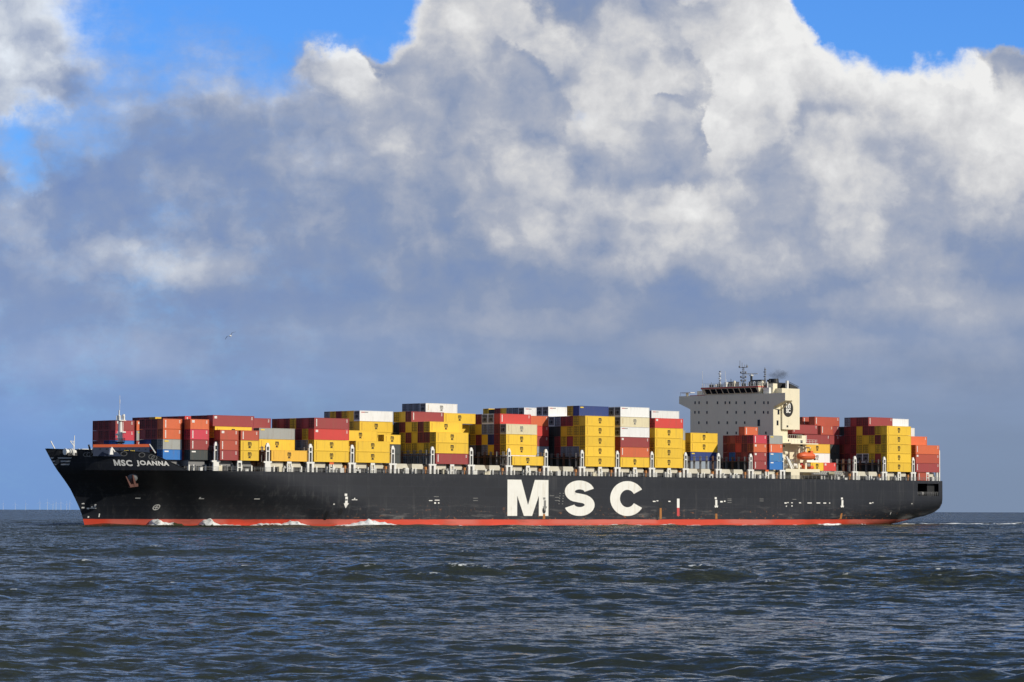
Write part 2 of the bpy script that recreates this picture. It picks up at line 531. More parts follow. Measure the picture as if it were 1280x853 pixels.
# ================================================================== SEA
def build_sea():
    cx, cy = CAM.x, CAM.y
    heading = math.pi / 2 - PHI           # angle of the view from +y towards +x is PHI... stored as atan2(x, y)
    h0 = math.atan2(math.sin(PHI), math.cos(PHI))
    fine = np.linspace(-R(13.5), R(13.5), 900)
    coarse = np.linspace(R(13.5), 2 * math.pi - R(13.5), 120)[1:-1]
    ang = np.concatenate([fine, coarse])
    rad = [6.0]
    while rad[-1] < 45000:
        r = rad[-1]
        if r < 55:
            dr = 3.0
        elif r < 1300:
            dr = 0.0023 * r
        elif r < 4000:
            dr = 0.02 * r
        else:
            dr = 0.08 * r
        rad.append(r + dr)
    rad = np.array(rad)
    nr, na = len(rad), len(ang)
    RR, AA = np.meshgrid(rad, ang, indexing='ij')
    th = AA + h0
    X = cx + RR * np.sin(th)
    Y = cy + RR * np.cos(th)
    cell = np.where(RR < 1300, 0.0023 * RR, 0.02 * RR)
    cell = np.maximum(cell, 0.2)
    Z = np.zeros_like(X)
    DX = np.zeros_like(X)
    DY = np.zeros_like(X)
    crest = np.zeros_like(X)
    # wind sea: waves run roughly from the camera towards the ship's bow quarter
    main = h0 + R(16)
    g = np.random.default_rng(5)
    for i in range(96):
        lam = 0.7 * (30 / 0.7) ** (i / 95.0)
        amp = 0.0112 * lam ** 0.56 * (0.6 + 0.8 * g.random()) * (1.0 if lam < 6 else (6 / lam) ** 0.9)
        d = main + g.normal() * R(22 if lam > 3 else 32)
        kx, ky = math.sin(d) * 2 * math.pi / lam, math.cos(d) * 2 * math.pi / lam
        ph = g.random() * 6.283
        fade = np.clip((lam / cell - 2.2) / 2.5, 0, 1)
        A = kx * X + ky * Y + ph
        s = np.sin(A)
        c = np.cos(A)
        Z += amp * fade * s
        DX += amp * 0.75 * fade * c * math.sin(d)
        DY += amp * 0.75 * fade * c * math.cos(d)
        if lam > 1.5:
            crest += amp * (2 * math.pi / lam) * fade * s
    # longer swell under the chop
    for lam, amp in ((24, .07), (31, .09), (43, .12), (58, .12)):
        d = main + g.normal() * R(16)
        A = (math.sin(d) * X + math.cos(d) * Y) * 2 * math.pi / lam + g.random() * 6.283
        Z += amp * np.clip((lam / cell - 3) / 3, 0, 1) * (np.sin(A) + .25 * np.sin(2 * A + 1.2))
    # patches of rougher and smoother water
    gust = np.zeros_like(X)
    for lam in (37, 61, 95, 150, 240):
        d = g.random() * 6.283
        gust += np.sin((X * math.sin(d) + Y * math.cos(d)) * 6.283 / lam + g.random() * 6)
    gust = np.clip(1 + 0.15 * gust, 0.55, 1.4)
    # waves the ship pushes ahead and aside
    calm = np.clip(RR / 190, 0.62, 1.0)
    Z *= gust * calm
    DX *= calm
    DY *= calm
    # long swell thrown off by the bow, running out ahead of the ship on the far side
    wv = np.exp(-(((X + 6) * 0.62 + (Y - 20) * 0.78) / 7.5) ** 2) * np.clip((30 - X) / 60, 0, 1) * np.clip((170 + X) / 60, 0, 1)
    Z += 0.9 * wv
    X = X - DX
    Y = Y - DY
    cs_ = crest * gust
    q_ = np.quantile(cs_[(RR > 60) & (RR < 700)], 0.994)
    foam = np.clip((cs_ - q_) / 0.14, 0, 1)
    foam = foam * np.clip((RR - 60) / 160, 0.25, 1.0)
    hsh = g.random(X.shape)
    foam = foam * np.where(hsh > 0.25, 1, 0.3)
    # foam and slick along the waterline and astern
    co = np.stack([X.ravel(), Y.ravel(), Z.ravel()], 1)
    me = bpy.data.meshes.new('sea')
    nv = nr * na
    ii, jj = np.meshgrid(np.arange(nr - 1), np.arange(na), indexing='ij')
    j2 = (jj + 1) % na
    quads = np.stack([ii * na + jj, ii * na + j2, (ii + 1) * na + j2, (ii + 1) * na + jj], -1).reshape(-1, 4)
    # centre fan
    nf = len(quads)
    me.vertices.add(nv + 1)
    allco = np.concatenate([co, [[cx, cy, -0.3]]]).astype(np.float32)
    me.vertices.foreach_set('co', allco.ravel())
    tris = np.stack([np.full(na, nv), (np.arange(na) + 1) % na, np.arange(na)], 1)
    loops = np.concatenate([quads.ravel(), tris.ravel()]).astype(np.int32)
    me.loops.add(len(loops))
    me.loops.foreach_set('vertex_index', loops)
    st = np.concatenate([np.arange(nf) * 4, nf * 4 + np.arange(na) * 3]).astype(np.int32)
    me.polygons.add(nf + na)
    me.polygons.foreach_set('loop_start', st)
    me.polygons.foreach_set('use_smooth', np.ones(nf + na, bool))
    at_ = me.attributes.new('foam', 'FLOAT', 'POINT')
    at_.data.foreach_set('value', np.concatenate([foam.ravel(), [0]]).astype(np.float32))
    me.update(calc_edges=True)
    me.validate()
    mt = bpy.data.materials.new('sea_water')
    mt.use_nodes = True
    n = NT(mt.node_tree)
    b = n.n['Principled BSDF']
    b.inputs['IOR'].default_value = 1.33
    b.inputs['Roughness'].default_value = 0.10
    pos = n.node('ShaderNodeNewGeometry').outputs['Position']
    fo = n.node('ShaderNodeAttribute', attribute_name='foam').outputs['Fac']
    fn = n.noise(pos, 2.2, 5.0, 0.75)
    ff = n.m('MULTIPLY', fo, n.step(fn, 0.40, 0.62))
    ff = n.step(ff, 0.15, 0.6)
    big = n.noise(pos, 0.02, 3.0, 0.5)
    base = n.mix(big, (.019, .027, .021), (.042, .045, .025))
    n.put(b.inputs['Base Color'], n.mix(ff, base, (.62, .64, .62)))
    n.put(b.inputs['Roughness'], n.m('MULTIPLY_ADD', ff, 0.6, 0.10))
    # small ripples as facet slopes, stretched along the crests
    th_ = PHI + R(16)
    rot = n.node('ShaderNodeVectorRotate', rotation_type='Z_AXIS')
    n.put(rot.inputs['Vector'], pos)
    rot.inputs['Angle'].default_value = th_
    rp = n.v('MULTIPLY', rot.outputs[0], (0.38, 1.0, 1.0))
    n1 = n.v('SUBTRACT', n.noise(rp, 4.5, 4.0, 0.65, out=1), (.5, .5, .5))
    n2 = n.v('SUBTRACT', n.noise(rp, 1.3, 3.0, 0.6, out=1), (.5, .5, .5))
    n3 = n.v('SUBTRACT', n.noise(rp, 17.0, 3.0, 0.6, out=1), (.5, .5, .5))
    n1 = n.v('ADD', n1, n.v('SCALE', n3, scale=0.55))
    sl_ = n.v('MULTIPLY', n.v('ADD', n.v('SCALE', n1, scale=1.9), n.v('SCALE', n2, scale=1.15)), (1, 1, 0))
    gustm = n.step(n.noise(n.v('MULTIPLY', rp, (0.6, 0.35, 0.0)), 0.05, 3.0, 0.55), 0.34, 0.66, 0.55, 1.5)
    sl_ = n.v('SCALE', sl_, scale=gustm)
    # far out only the wave faces turned to the shore show: the ones behind are hidden by the crests
    far = n.v('LENGTH', n.v('MULTIPLY', n.v('SUBTRACT', pos, (CAM.x, CAM.y, 0)), (1, 1, 0)))
    lean = n.step(far, 60.0, 600.0, 0.09, 0.21)
    sl_ = n.v('ADD', sl_, n.v('SCALE', (-math.sin(PHI), -math.cos(PHI), 0.0), scale=lean))
    nrm = n.v('NORMALIZE', n.v('ADD', n.node('ShaderNodeNewGeometry').outputs['Normal'], sl_))
    n.l.new(nrm, b.inputs['Normal'])
    me.materials.append(mt)
    o = bpy.data.objects.new('sea', me)
    COL.objects.link(o)
    tag(o, kind='structure')


build_sea()

# ================================================================== SHIP
DECK = 14.3
BEAM = 22.8
ship = empty('container_ship', (168, 0, 0))
tag(ship, 'long black container ship with red waterline band and white lettering steaming on the sea', 'ship')

STEM = [(19.65, 0.0), (17.2, 1.6), (14.9, 3.2), (12.5, 5.4), (9.8, 7.75), (6.0, 10.1), (3.4, 11.5), (1.85, 12.0), (0.0, 12.6), (-3, 13.2)]


def stem_x(z):
    zs = [p[0] for p in STEM][::-1]
    xs = [p[1] for p in STEM][::-1]
    return float(np.interp(z, zs, xs))


def top_z(x):
    return float(np.interp(x, [0, 8, 16, 20.0, 23.4, 29.6, 30.2], [19.65, 19.4, 19.1, 18.75, 17.3, 14.45, DECK]))


def halfb(x, z):
    """half breadth of the hull"""
    zz = min(z, 14.3)
    t = max(0.0, min(1.0, zz / 14.3))
    xs = stem_x(zz)
    Lr = 92 + (50 - 92) * t ** 1.2
    nn = 1.65 + (3.0 - 1.65) * t ** 1.4
    u = max(0.0, min(1.0, (x - xs) / Lr))
    b = BEAM * (1 - (1 - u) ** nn)
    if z > 14.3:
        # above the knuckle the plating stands up; it closes on the raked stem
        u2 = min(1.0, max(0.0, (x - stem_x(z)) / 50))
        bb = BEAM * (1 - (1 - u2) ** 3.0)
        b = 0.5 * b + 0.5 * bb
    # stern: the bottom sweeps up
    if x > 268:
        tt = (x - 268) / (336.9 - 268)
        zk = -14 + (15.6) * min(1, tt) ** 0.75
        zr = 9.0
        uu = (z - zk) / (zr - zk)
        if uu < 1:
            uu = max(0.0, uu)
            b = min(b, BEAM * (1 - (1 - uu) ** 3) ** 0.5)
    return b


def hull_pt(x, z, out=0.0):
    return Vector((x, -halfb(x, z) - out, z))


def build_hull():
    hm = bpy.data.materials.new('hull_paint')
    hm.use_nodes = True
    n = NT(hm.node_tree)
    b = n.n['Principled BSDF']
    b.inputs['Roughness'].default_value = 0.42
    b.inputs['Specular IOR Level'].default_value = 0.35
    pos = n.node('ShaderNodeNewGeometry').outputs['Position']
    px_, py_, pz_ = n.sep(pos)
    big = n.noise(n.v('MULTIPLY', pos, (.03, .03, .12)), 1.0, 4.0, 0.6)
    vert = n.noise(n.v('MULTIPLY', pos, (.9, .9, .05)), 1.0, 4.0, 0.65)
    scuff = n.noise(n.v('MULTIPLY', pos, (.12, .12, .9)), 1.0, 6.0, 0.7)
    aftness = n.step(px_, 40.0, 110.0)
    c = n.mix(big, (.0105, .0125, .0185), (.0195, .0220, .0285))
    c = n.mix(n.m('MULTIPLY', n.m('MULTIPLY', n.step(vert, 0.50, 0.72), n.step(big, 0.35, 0.6)), 0.45), c, (.075, .075, .075))
    low = n.m('MULTIPLY', n.step(pz_, 7.5, 2.0), n.step(scuff, 0.52, 0.70))
    c = n.mix(n.m('MULTIPLY', n.m('MULTIPLY', low, aftness), 0.75), c, (.16, .155, .15))
    speck = n.noise(n.v('MULTIPLY', pos, (.8, .8, 1.2)), 1.0, 3.0, 0.6)
    seam = n.node('ShaderNodeTexBrick')
    n.put(seam.inputs['Vector'], n.comb(px_, pz_, 0.0))
    seam.inputs['Scale'].default_value = 1.0
    seam.inputs['Brick Width'].default_value = 11.0
    seam.inputs['Row Height'].default_value = 2.7
    seam.inputs['Mortar Size'].default_value = 0.06
    seam.inputs['Color1'].default_value = (.86, .86, .86, 1)
    seam.inputs['Color2'].default_value = (1.08, 1.08, 1.08, 1)
    seam.inputs['Mortar'].default_value = (1.45, 1.45, 1.45, 1)
    c = n.mix(0.8, c, seam.outputs[0], 'MULTIPLY')
    rust = n.m('MULTIPLY', n.step(speck, 0.62, 0.69), n.step(pz_, 7.0, 1.8))
    c = n.mix(n.m('MULTIPLY', n.m('MULTIPLY', rust, aftness), 0.75), c, (.30, .13, .05))
    # antifouling band
    patch = n.step(n.noise(n.v('MULTIPLY', pos, (.035, .035, .0)), 1.0, 2.0, 0.4), 0.46, 0.56)
    fade = n.step(n.m('ADD', pz_, n.m('MULTIPLY', n.noise(n.v('MULTIPLY', pos, (.08, .08, .3)), 1.0, 4.0, 0.6), 1.6)), 0.9, 1.7)
    rd = n.mix(n.m('MULTIPLY', patch, fade), (.60, .062, .030), (.58, .13, .095))
    rd = n.mix(n.m('MULTIPLY', n.step(scuff, 0.50, 0.72), 0.55), rd, (.24, .075, .05))
    wob = n.m('ADD', pz_, n.m('MULTIPLY', n.m('SUBTRACT', scuff, 0.5), 0.35))
    c = n.mix(n.step(wob, 1.83, 1.90), rd, c)
    n.put(b.inputs['Base Color'], c)
    bp = n.node('ShaderNodeBump')
    bp.inputs['Strength'].default_value = 0.25
    bp.inputs['Distance'].default_value = 0.25
    n.put(bp.inputs['Height'], n.noise(n.v('MULTIPLY', pos, (.22, .22, .22)), 1.0, 2.0, 0.5))
    n.l.new(bp.outputs[0], b.inputs['Normal'])
    inner = mat('hull_inside', (.03, .032, .036), 0.6, 0.1, 0.3)

    xs = np.concatenate([np.linspace(0, 12, 25), np.linspace(12.6, 40, 45), np.linspace(42, 110, 50), np.linspace(114, 266, 40),
                         np.linspace(268, 322, 40), [324.1], np.linspace(325, 334, 10), [334.9, 335.8, 336.9]])
    zfix = [-2.5, -1.2, 0, 0.9, 1.86, 3, 4.2, 5.5, 7, 8.4, 9.5, 10.8, 12.2, 13.4, 14.3]
    nz = len(zfix) + 5
    mb = MB()
    s_h, s_i = mb.slot(hm), mb.slot(inner)
    grid = {}
    for i, x in enumerate(xs):
        tz = top_z(x)
        zz = zfix + [DECK + (max(tz, DECK + 0.02) - DECK) * q for q in (.25, .5, .75, .9, 1.0)]
        for sgn in (-1, 1):
            for k, z in enumerate(zz):
                sx = stem_x(z)
                xx = max(x, sx)
                grid[i, k, sgn] = len(mb.v)
                mb.v.append((xx, sgn * max(halfb(xx, z), 0.0), z))

    def face(ids, s):
        ids = list(dict.fromkeys(ids))
        if len(ids) >= 3:
            mb.f.append(tuple(ids))
            mb.mi.append(s)
    for i in range(len(xs) - 1):
        xm = (xs[i] + xs[i + 1]) / 2
        for k in range(nz - 1):
            if 324.1 < xm < 334.9 and zfix[min(k, len(zfix) - 1)] >= 9.5 and k < zfix.index(13.4):
                continue      # mooring deck openings in both quarters
            for sgn in (-1, 1):
                a, b_, c_, d = grid[i, k, sgn], grid[i + 1, k, sgn], grid[i + 1, k + 1, sgn], grid[i, k + 1, sgn]
                pts = [a, b_, c_, d]
                if (Vector(mb.v[a]) - Vector(mb.v[c_])).length < 1e-4:
                    continue
                face(pts, s_h)
    # transom with its two openings, as strips
    n_ = len(xs) - 1
    for k in range(nz - 1):
        lo, hi = mb.v[grid[n_, k, -1]], mb.v[grid[n_, k + 1, -1]]
        z0, z1 = lo[2], hi[2]
        b0, b1 = -lo[1], -hi[1]
        if b0 + b1 < 0.05:
            continue
        if z0 >= 9.5 and k < zfix.index(13.4):
            for a, c_ in ((-1.0, -19 / 22.8), (-3 / 22.8, 3 / 22.8), (19 / 22.8, 1.0)):
                mb.poly([(336.9, a * b0, z0), (336.9, c_ * b0, z0), (336.9, c_ * b1, z1), (336.9, a * b1, z1)], hm)
        else:
            mb.poly([(336.9, -b0, z0), (336.9, b0, z0), (336.9, b1, z1), (336.9, -b1, z1)], hm)
    me_obj = mb
    # decks
    for i in range(len(xs) - 1):
        if xs[i] < 30:
            zz0, zz1 = min(top_z(xs[i]), 18.4), min(top_z(xs[i + 1]), 18.4)
            zz0 = 17.9 if xs[i] < 22.5 else DECK
            zz1 = zz0
        else:
            zz0 = zz1 = DECK
        b0, b1 = halfb(xs[i], zz0) - 0.12, halfb(xs[i + 1], zz1) - 0.12
        if b1 <= 0:
            continue
        b0 = max(b0, 0)
        mb.poly([(xs[i], -b0, zz0), (xs[i + 1], -b1, zz1), (xs[i + 1], b1, zz1), (xs[i], b0, zz0)], inner)
    # mooring deck floor and the bulkheads inside
    mb.poly([(322.5, -22, 9.3), (336.5, -22, 9.3), (336.5, 22, 9.3), (322.5, 22, 9.3)], inner)
    mb.poly([(322.5, -22.4, 9.3), (322.5, 22.4, 9.3), (322.5, 22.4, 14), (322.5, -22.4, 14)], inner)
    mb.box(330.6, 336.4, -21.5, -12, 9.3, 13.5, BLACK)
    o = mb.build('hull', ship)
    bm = bmesh.new()
    bm.from_mesh(o.data)
    bmesh.ops.remove_doubles(bm, verts=bm.verts, dist=0.0008)
    bmesh.ops.recalc_face_normals(bm, faces=bm.faces)
    bm.to_mesh(o.data)
    bm.free()
    o.data.polygons.foreach_set('use_smooth', [True] * len(o.data.polygons))
    try:
        o.data.set_sharp_from_angle(angle=R(28))
    except Exception:
        pass
    # bulwark cap along the forecastle
    cap = MB()
    pts = [hull_pt(x, top_z(x), 0.02) for x in [0.3, 1, 2, 3, 4, 6, 8, 10, 12, 14, 16, 18, 20, 21.7, 23.4, 26.5, 29.6]]
    cap.tube(pts, 0.10, BLACK, 6)
    cap.tube([(p.x, -p.y, p.z) for p in pts], 0.10, BLACK, 6)
    cap.build('bulwark_cap', o)
    return o


hull = build_hull()


def decal(name, polys, mt, out=0.03, parent=None):
    """polys: lists of (x, z) on the port side of the hull"""
    mb = MB()
    for p in polys:
        # quads are cut up so that the paint follows the plating
        if len(p) == 4 and (abs(p[2][0] - p[0][0]) > 1.0):
            nu, nv = 8, 3
            for i in range(nu):
                for j in range(nv):
                    c = []
                    for u, v in ((i, j), (i + 1, j), (i + 1, j + 1), (i, j + 1)):
                        u, v = u / nu, v / nv
                        q = [p[0][e] * (1 - u) * (1 - v) + p[1][e] * u * (1 - v) + p[2][e] * u * v + p[3][e] * (1 - u) * v for e in (0, 1)]
                        c.append(hull_pt(q[0], q[1], out))
                    mb.poly(c, mt)
        else:
            mb.poly([hull_pt(x, z, out) for x, z in p], mt)
    return mb.build(name, parent or hull)


def hull_rect(x0, x1, z0, z1):
    return [(x0, z0), (x1, z0), (x1, z1), (x0, z1)]


# big letters on the side
def big_letters():
    z0, z1 = 2.85, 13.0
    H = z1 - z0
    # M
    xa, xb = at(634.8, -BEAM), at(685.9, -BEAM)
    W = xb - xa
    w = W * 0.235
    X = lambda f: xa + f * W
    Z = lambda f: z0 + f * H
    polys = [hull_rect(X(0), X(0) + w, z0, z1), hull_rect(X(1) - w, X(1), z0, z1),
             [(X(0) + w, z1), (X(0) + w, Z(.56)), (X(.40), z0), (X(.5), z0), (X(.5), Z(.30)), (X(.335), z1)],
             [(X(1) - w, z1), (X(.665), z1), (X(.5), Z(.30)), (X(.5), z0), (X(.60), z0), (X(1) - w, Z(.56))]]
    decal('lettering', polys, INKH)
    # S
    xa, xb = at(706, -BEAM), at(743.6, -BEAM)
    W = xb - xa
    s = H * 0.25
    cxs = (xa + xb) / 2
    rx, rz = W / 2 - s * 1.6 / 2, (H - s) / 4
    ctop, cbot = z1 - s / 2 - rz, z0 + s / 2 + rz
    path = [(cxs + rx * .97 * math.cos(R(a)), ctop + rz * math.sin(R(a))) for a in range(12, 246, 9)]
    path += [(cxs + rx * math.cos(R(a)), cbot + rz * math.sin(R(a))) for a in range(66, -170, -9)]
    for _ in range(2):          # round the joins
        path = [path[0]] + [((p[0] * w_ + q[0] * (1 - w_)), (p[1] * w_ + q[1] * (1 - w_))) for p, q in zip(path[:-1], path[1:]) for w_ in (.75, .25)] + [path[-1]]
    # flatten: stroke in a plane where x and z scale alike
    KX = 1.6
    wide = lambda pth, w_: [[(p[0] * KX, p[1]) for p in q] for q in stroke([(p[0] / KX, p[1]) for p in pth], w_)]
    decal('lettering', wide(path, s), INKH)
    # C
    xa, xb = at(763, -BEAM), at(803.6, -BEAM)
    W = xb - xa
    cxs, cz = xa + W * 0.53, (z0 + z1) / 2
    rx, rz = W * 0.53 - s * 1.6 / 2, H / 2 - s / 2
    path = [(cxs + rx * math.cos(R(a)), cz + rz * math.sin(R(a))) for a in range(32, 330, 8)]
    decal('lettering', wide(path, s), INKH)


big_letters()


def hull_at(px, py):
    """station and height of the plating seen at a picture point"""
    x, z = 20.0, 10.0
    for _ in range(40):
        lo, hi = stem_x(z), 120.0
        for _ in range(40):
            md = (lo + hi) / 2
            if proj(*hull_pt(md, z))[0] < px:
                lo = md
            else:
                hi = md
        x = (lo + hi) / 2
        z = z + 0.7 * (zat(px, py, x, -halfb(x, z)) - z)
    return x, z


# the ship's name on the bow
def bow_name():
    for word, pa, pb in (('M', 143.8, 152.0), ('SC', 152.8, 166.8), ('JOANNA', 172.2, 212.8)):
        if word == 'M':
            vs = [(0, 0, 0), (.24, 0, 0), (.24, 0, 1), (0, 0, 1), (.76, 0, 0), (1, 0, 0), (1, 0, 1), (.76, 0, 1),
                  (.24, 0, 1), (.24, 0, .55), (.42, 0, 0.05), (.58, 0, 0.05), (.76, 0, .55), (.76, 0, 1), (.5, 0, .36)]
            fs = [(0, 1, 2, 3), (4, 5, 6, 7), (8, 9, 10, 14), (14, 10, 11), (14, 11, 12, 13)]
        else:
            vs, fs = glyphs(word, 1.0, 0.045, 1.14)
        mnx, mxx = min(v[0] for v in vs), max(v[0] for v in vs)
        mnz, mxz = min(v[2] for v in vs), max(v[2] for v in vs)

        xa, za = hull_at(pa, 582.2 + (pa - 144) * .03)
        xb, zb = hull_at(pb, 582.2 + (pb - 144) * .03)
        def place(v):
            fx = (v[0] - mnx) / (mxx - mnx)
            fz = (v[2] - mnz) / (mxz - mnz)
            return hull_pt(xa + (xb - xa) * fx - 0.5 * fz, za + (zb - za) * fx + 1.55 * fz - .05, 0.06)
        mb = MB()
        for f in fs:
            mb.poly([place(vs[i]) for i in f], INKW)
        mb.build('name_lettering', hull)


bow_name()


# emblem stripes on the bow
def bow_stripes():
    polys = []
    for py, a0, a1, b0, b1 in ((572.9, 64.0, 67.5, 73.0, 90.0), (577.0, 66.2, 69.5, 76.5, 88.6), (580.9, 68.6, 71.8, 77.0, 87.4)):
        for xa, xb in ((a0, a1), (b0, b1)):
            q = [hull_at(xa, py + .9), hull_at(xb - .8, py + .9), hull_at(xb + .5, py - .9), hull_at(xa - .6, py - .9)]
            polys.append(q)
    for q in polys:
        decal('bow_stripe', [q], GLOGO, 0.08)
    c = hull_at(72.0, 577.5)
    ring = [hull_at(72.3 + 2.6 * math.cos(a) + .6 * math.sin(a), 577.5 - 3.6 * math.sin(a)) for a in np.linspace(0, 2 * math.pi, 19)[:-1]]
    decal('bow_emblem', [ring], mat('emblem_grey', (.12, .12, .125), .6), 0.10)


bow_stripes()


# small painted marks
def marks():
    def arrow(px, z, mt=INKW):
        x = at(px, -BEAM)
        return [hull_rect(x - .45, x + .45, z + .1, z + 1.9), [(x - .9, z + .15), (x, z - 1.2), (x + .9, z + .15)],
                hull_rect(x - .7, x + .2, z + 2.1, z + 2.7)]
    for px, py in ((434, 630), (895.5, 633), (1053, 633)):
        x = at(px, -BEAM)
        z = zat(px, py, x, -BEAM)
        decal('tug_mark', arrow(px, z), INKW)
    decal('tug_mark', arrow(681.5, zat(681.5, 634, at(681.5, -BEAM), -BEAM)), INKG, 0.06)
    rr = []
    for px, py, w, h in ((444, 625, 2.4, .3), (444, 624, .5, .9), (539, 626, 1.6, .35), (547, 625.5, 2.2, .35), (544.5, 629, .8, .7), (549, 629, .6, .6),
                         (818, 627, 1.5, .5), (822, 626.3, 1.0, .4), (837, 627, 1.2, .5), (902, 627.4, 1.4, .7), (906, 626.8, .8, .6),
                         (982, 629, 1.3, .6), (985, 628.5, .7, .5), (990, 628.8, 1.0, .4), (1000, 628.8, 1.2, .5), (1012, 629, 2.6, .5), (1023, 629, 2.2, .5),
                         (1031, 629.1, 1.7, .5), (1037, 629.1, .7, .5), (983, 633, .6, .5), (990, 632.7, .7, .6), (1088, 629.3, 1.3, .6), (1091, 628.6, .7, .5),
                         (1140, 630, .5, .5), (1116, 642, .3, 1.2), (419.5, 630.5, .6, .5)):
        x = at(px, -BEAM)
        z = zat(px, py, x, -BEAM)
        w, h = w * .8, h * .62
        rr.append(hull_rect(x - w / 2, x + w / 2, z - h / 2, z + h / 2))
    fr_ = []
    for x0 in (161.0, 162.4):
        for k in range(5):
            fr_.append(hull_rect(x0 + .1 * k, x0 + .5 + .1 * k, 6.2 + k * .75, 6.38 + k * .75))
    for q in rr:
        decal('draught_mark', [q], INKW)
    fr = fr_
    for px, py in ((912, 624), (912, 626), (912, 628.5), (952, 624), (952, 626.5), (993, 624.5), (546, 621), (595, 623), (595, 626), (697, 626), (697, 622), (690, 620)):
        x = at(px, -BEAM)
        z = zat(px, py, x, -BEAM)
        fr.append(hull_rect(x - .9, x + .9, z - .07, z + .07))
    for q in fr:
        decal('draught_mark', [q], INKG)
    # bow marks: bulb sign, thruster sign, anchor of the forefoot
    def bowrect(px, py, w, h):
        best = min(np.linspace(11, 60, 400), key=lambda x: abs(proj(*hull_pt(x, 5.0))[0] - px))
        zz = min(np.linspace(0, 14, 200), key=lambda z: abs(proj(*hull_pt(best, z))[1] - py))
        best = min(np.linspace(8, 60, 500), key=lambda x: abs(proj(*hull_pt(x, zz))[0] - px))
        return hull_rect(best - w / 2, best + w / 2, zz - h / 2, zz + h / 2)
    br = [bowrect(*q) for q in ((105, 629.5, .6, .35), (105.3, 634.8, .7, .35), (111.5, 635.8, .6, .35), (117.5, 635.5, 1.4, .22), (120.5, 632.5, .4, .7),
                                (116.5, 634.5, .4, .5), (112, 646.5, .35, .4), (125.5, 644.5, .25, .9), (173.5, 623, 1.2, .22), (253, 623.6, 1.3, .22), (322, 624, 1.6, .22), (251, 622.8, .4, .4))]
    for q in br:
        decal('bow_mark', [q], INKW)
    th = bowrect(196.5, 634.2, 1, 1)
    cx_, cz_ = (th[0][0] + th[1][0]) / 2, (th[0][1] + th[2][1]) / 2
    ringp = [(cx_ + .75 * math.cos(a), cz_ + .65 * math.sin(a)) for a in np.linspace(0, 2 * math.pi, 21)]
    polys = [list(q) for q in stroke(ringp, .22)] + [hull_rect(cx_ - .5, cx_ + .5, cz_ - .1, cz_ + .1), hull_rect(cx_ - .1, cx_ + .1, cz_ - .5, cz_ + .5)]
    decal('thruster_mark', polys, INKW)
    # pilot board
    x = at(848, -BEAM)
    decal('pilot_mark', [hull_rect(x - .55, x + .55, 5.3, 8.0)], INKW)
    decal('pilot_mark', [hull_rect(x - .55, x + .55, 2.9, 5.3)], INKR)
    # overboard discharges with rust below
    for px, zc in ((680.5, 4.4), (895.5, 4.6), (1053.0, 4.8), (429, 3.9), (826, 6.2)):
        x = at(px, -BEAM)
        ov = [(x + .7 * math.cos(a), zc + .95 * math.sin(a)) for a in np.linspace(0, 2 * math.pi, 15)[:-1]]
        decal('discharge_port', [ov], BLACK, 0.05)
        if px not in (429,):
            decal('rust_streak', [[(x - .5, 2.0), (x + .5, 2.0), (x + .42, zc - 1), (x - .42, zc - 1)]], mat('rust_streak', (.36, .15, .04), .8, .15, 1.0), 0.04)
    for px in (414.5, 822):
        x = at(px, -BEAM)
        decal('hull_fender', [hull_rect(x - .35, x + .35, 1.7, 4.0)], BLACK, 0.07)


marks()


# anchor and its pocket
def anchor():
    cxp = min(np.linspace(8, 40, 500), key=lambda x: abs(proj(*hull_pt(x, 12.6))[0] - 163.5))
    c = hull_pt(cxp, 12.4)
    mb = MB()
    hm = mat('anchor_bolster', (.15, .155, .165), .5, .08, .5)
    for k in range(6):
        pass
    bm = bmesh.new()
    bmesh.ops.create_uvsphere(bm, u_segments=20, v_segments=12, radius=1.0)
    for v in bm.verts:
        v.co = Vector((v.co.x * 1.45, v.co.y * 1.5, v.co.z * 1.55)) + Vector((0.75, -0.35, 0.35))
    me = bpy.data.meshes.new('anchor_bolster')
    bm.to_mesh(me)
    bm.free()
    me.materials.append(hm)
    for p in me.polygons:
        p.use_smooth = True
    o = bpy.data.objects.new('anchor_bolster', me)
    COL.objects.link(o)
    o.parent = hull
    o.location = Vector((c.x, c.y, c.z)) - Vector((168, 0, 0)) + Vector((168, 0, 0))
    # stockless anchor hanging in the hawse: shank, crown and two flukes
    a = MB()
    y = c.y - 1.35
    a.bar((c.x - .1, y + .3, c.z + .2), (c.x + .1, y - .1, c.z - 2.1), .45, REDOX)
    a.hexa([(c.x - 1.1, y - .4, c.z - 2.5), (c.x + 1.6, y - .4, c.z - 2.2), (c.x + 1.6, y + .3, c.z - 2.2), (c.x - 1.1, y + .3, c.z - 2.5),
            (c.x - .9, y - .4, c.z - 1.7), (c.x + 1.5, y - .4, c.z - 1.45), (c.x + 1.5, y + .3, c.z - 1.45), (c.x - .9, y + .3, c.z - 1.7)], REDOX)
    a.hexa([(c.x - 1.0, y - .5, c.z - 2.4), (c.x - .35, y - .5, c.z - 2.2), (c.x - .35, y, c.z - 2.2), (c.x - 1.0, y, c.z - 2.4),
            (c.x - 2.35, y - .3, c.z + .35), (c.x - 2.1, y - .3, c.z + .35), (c.x - 2.1, y, c.z + .35), (c.x - 2.35, y, c.z + .35)], REDOX)
    a.hexa([(c.x + .3, y - .5, c.z - 2.2), (c.x + 1.0, y - .5, c.z - 2.0), (c.x + 1.0, y, c.z - 2.0), (c.x + .3, y, c.z - 2.2),
            (c.x - .35, y - .5, c.z + .7), (c.x + .0, y - .5, c.z + .7), (c.x + .0, y - .2, c.z + .7), (c.x - .35, y - .2, c.z + .7)], REDOX)
    a.build('anchor', hull)


anchor()


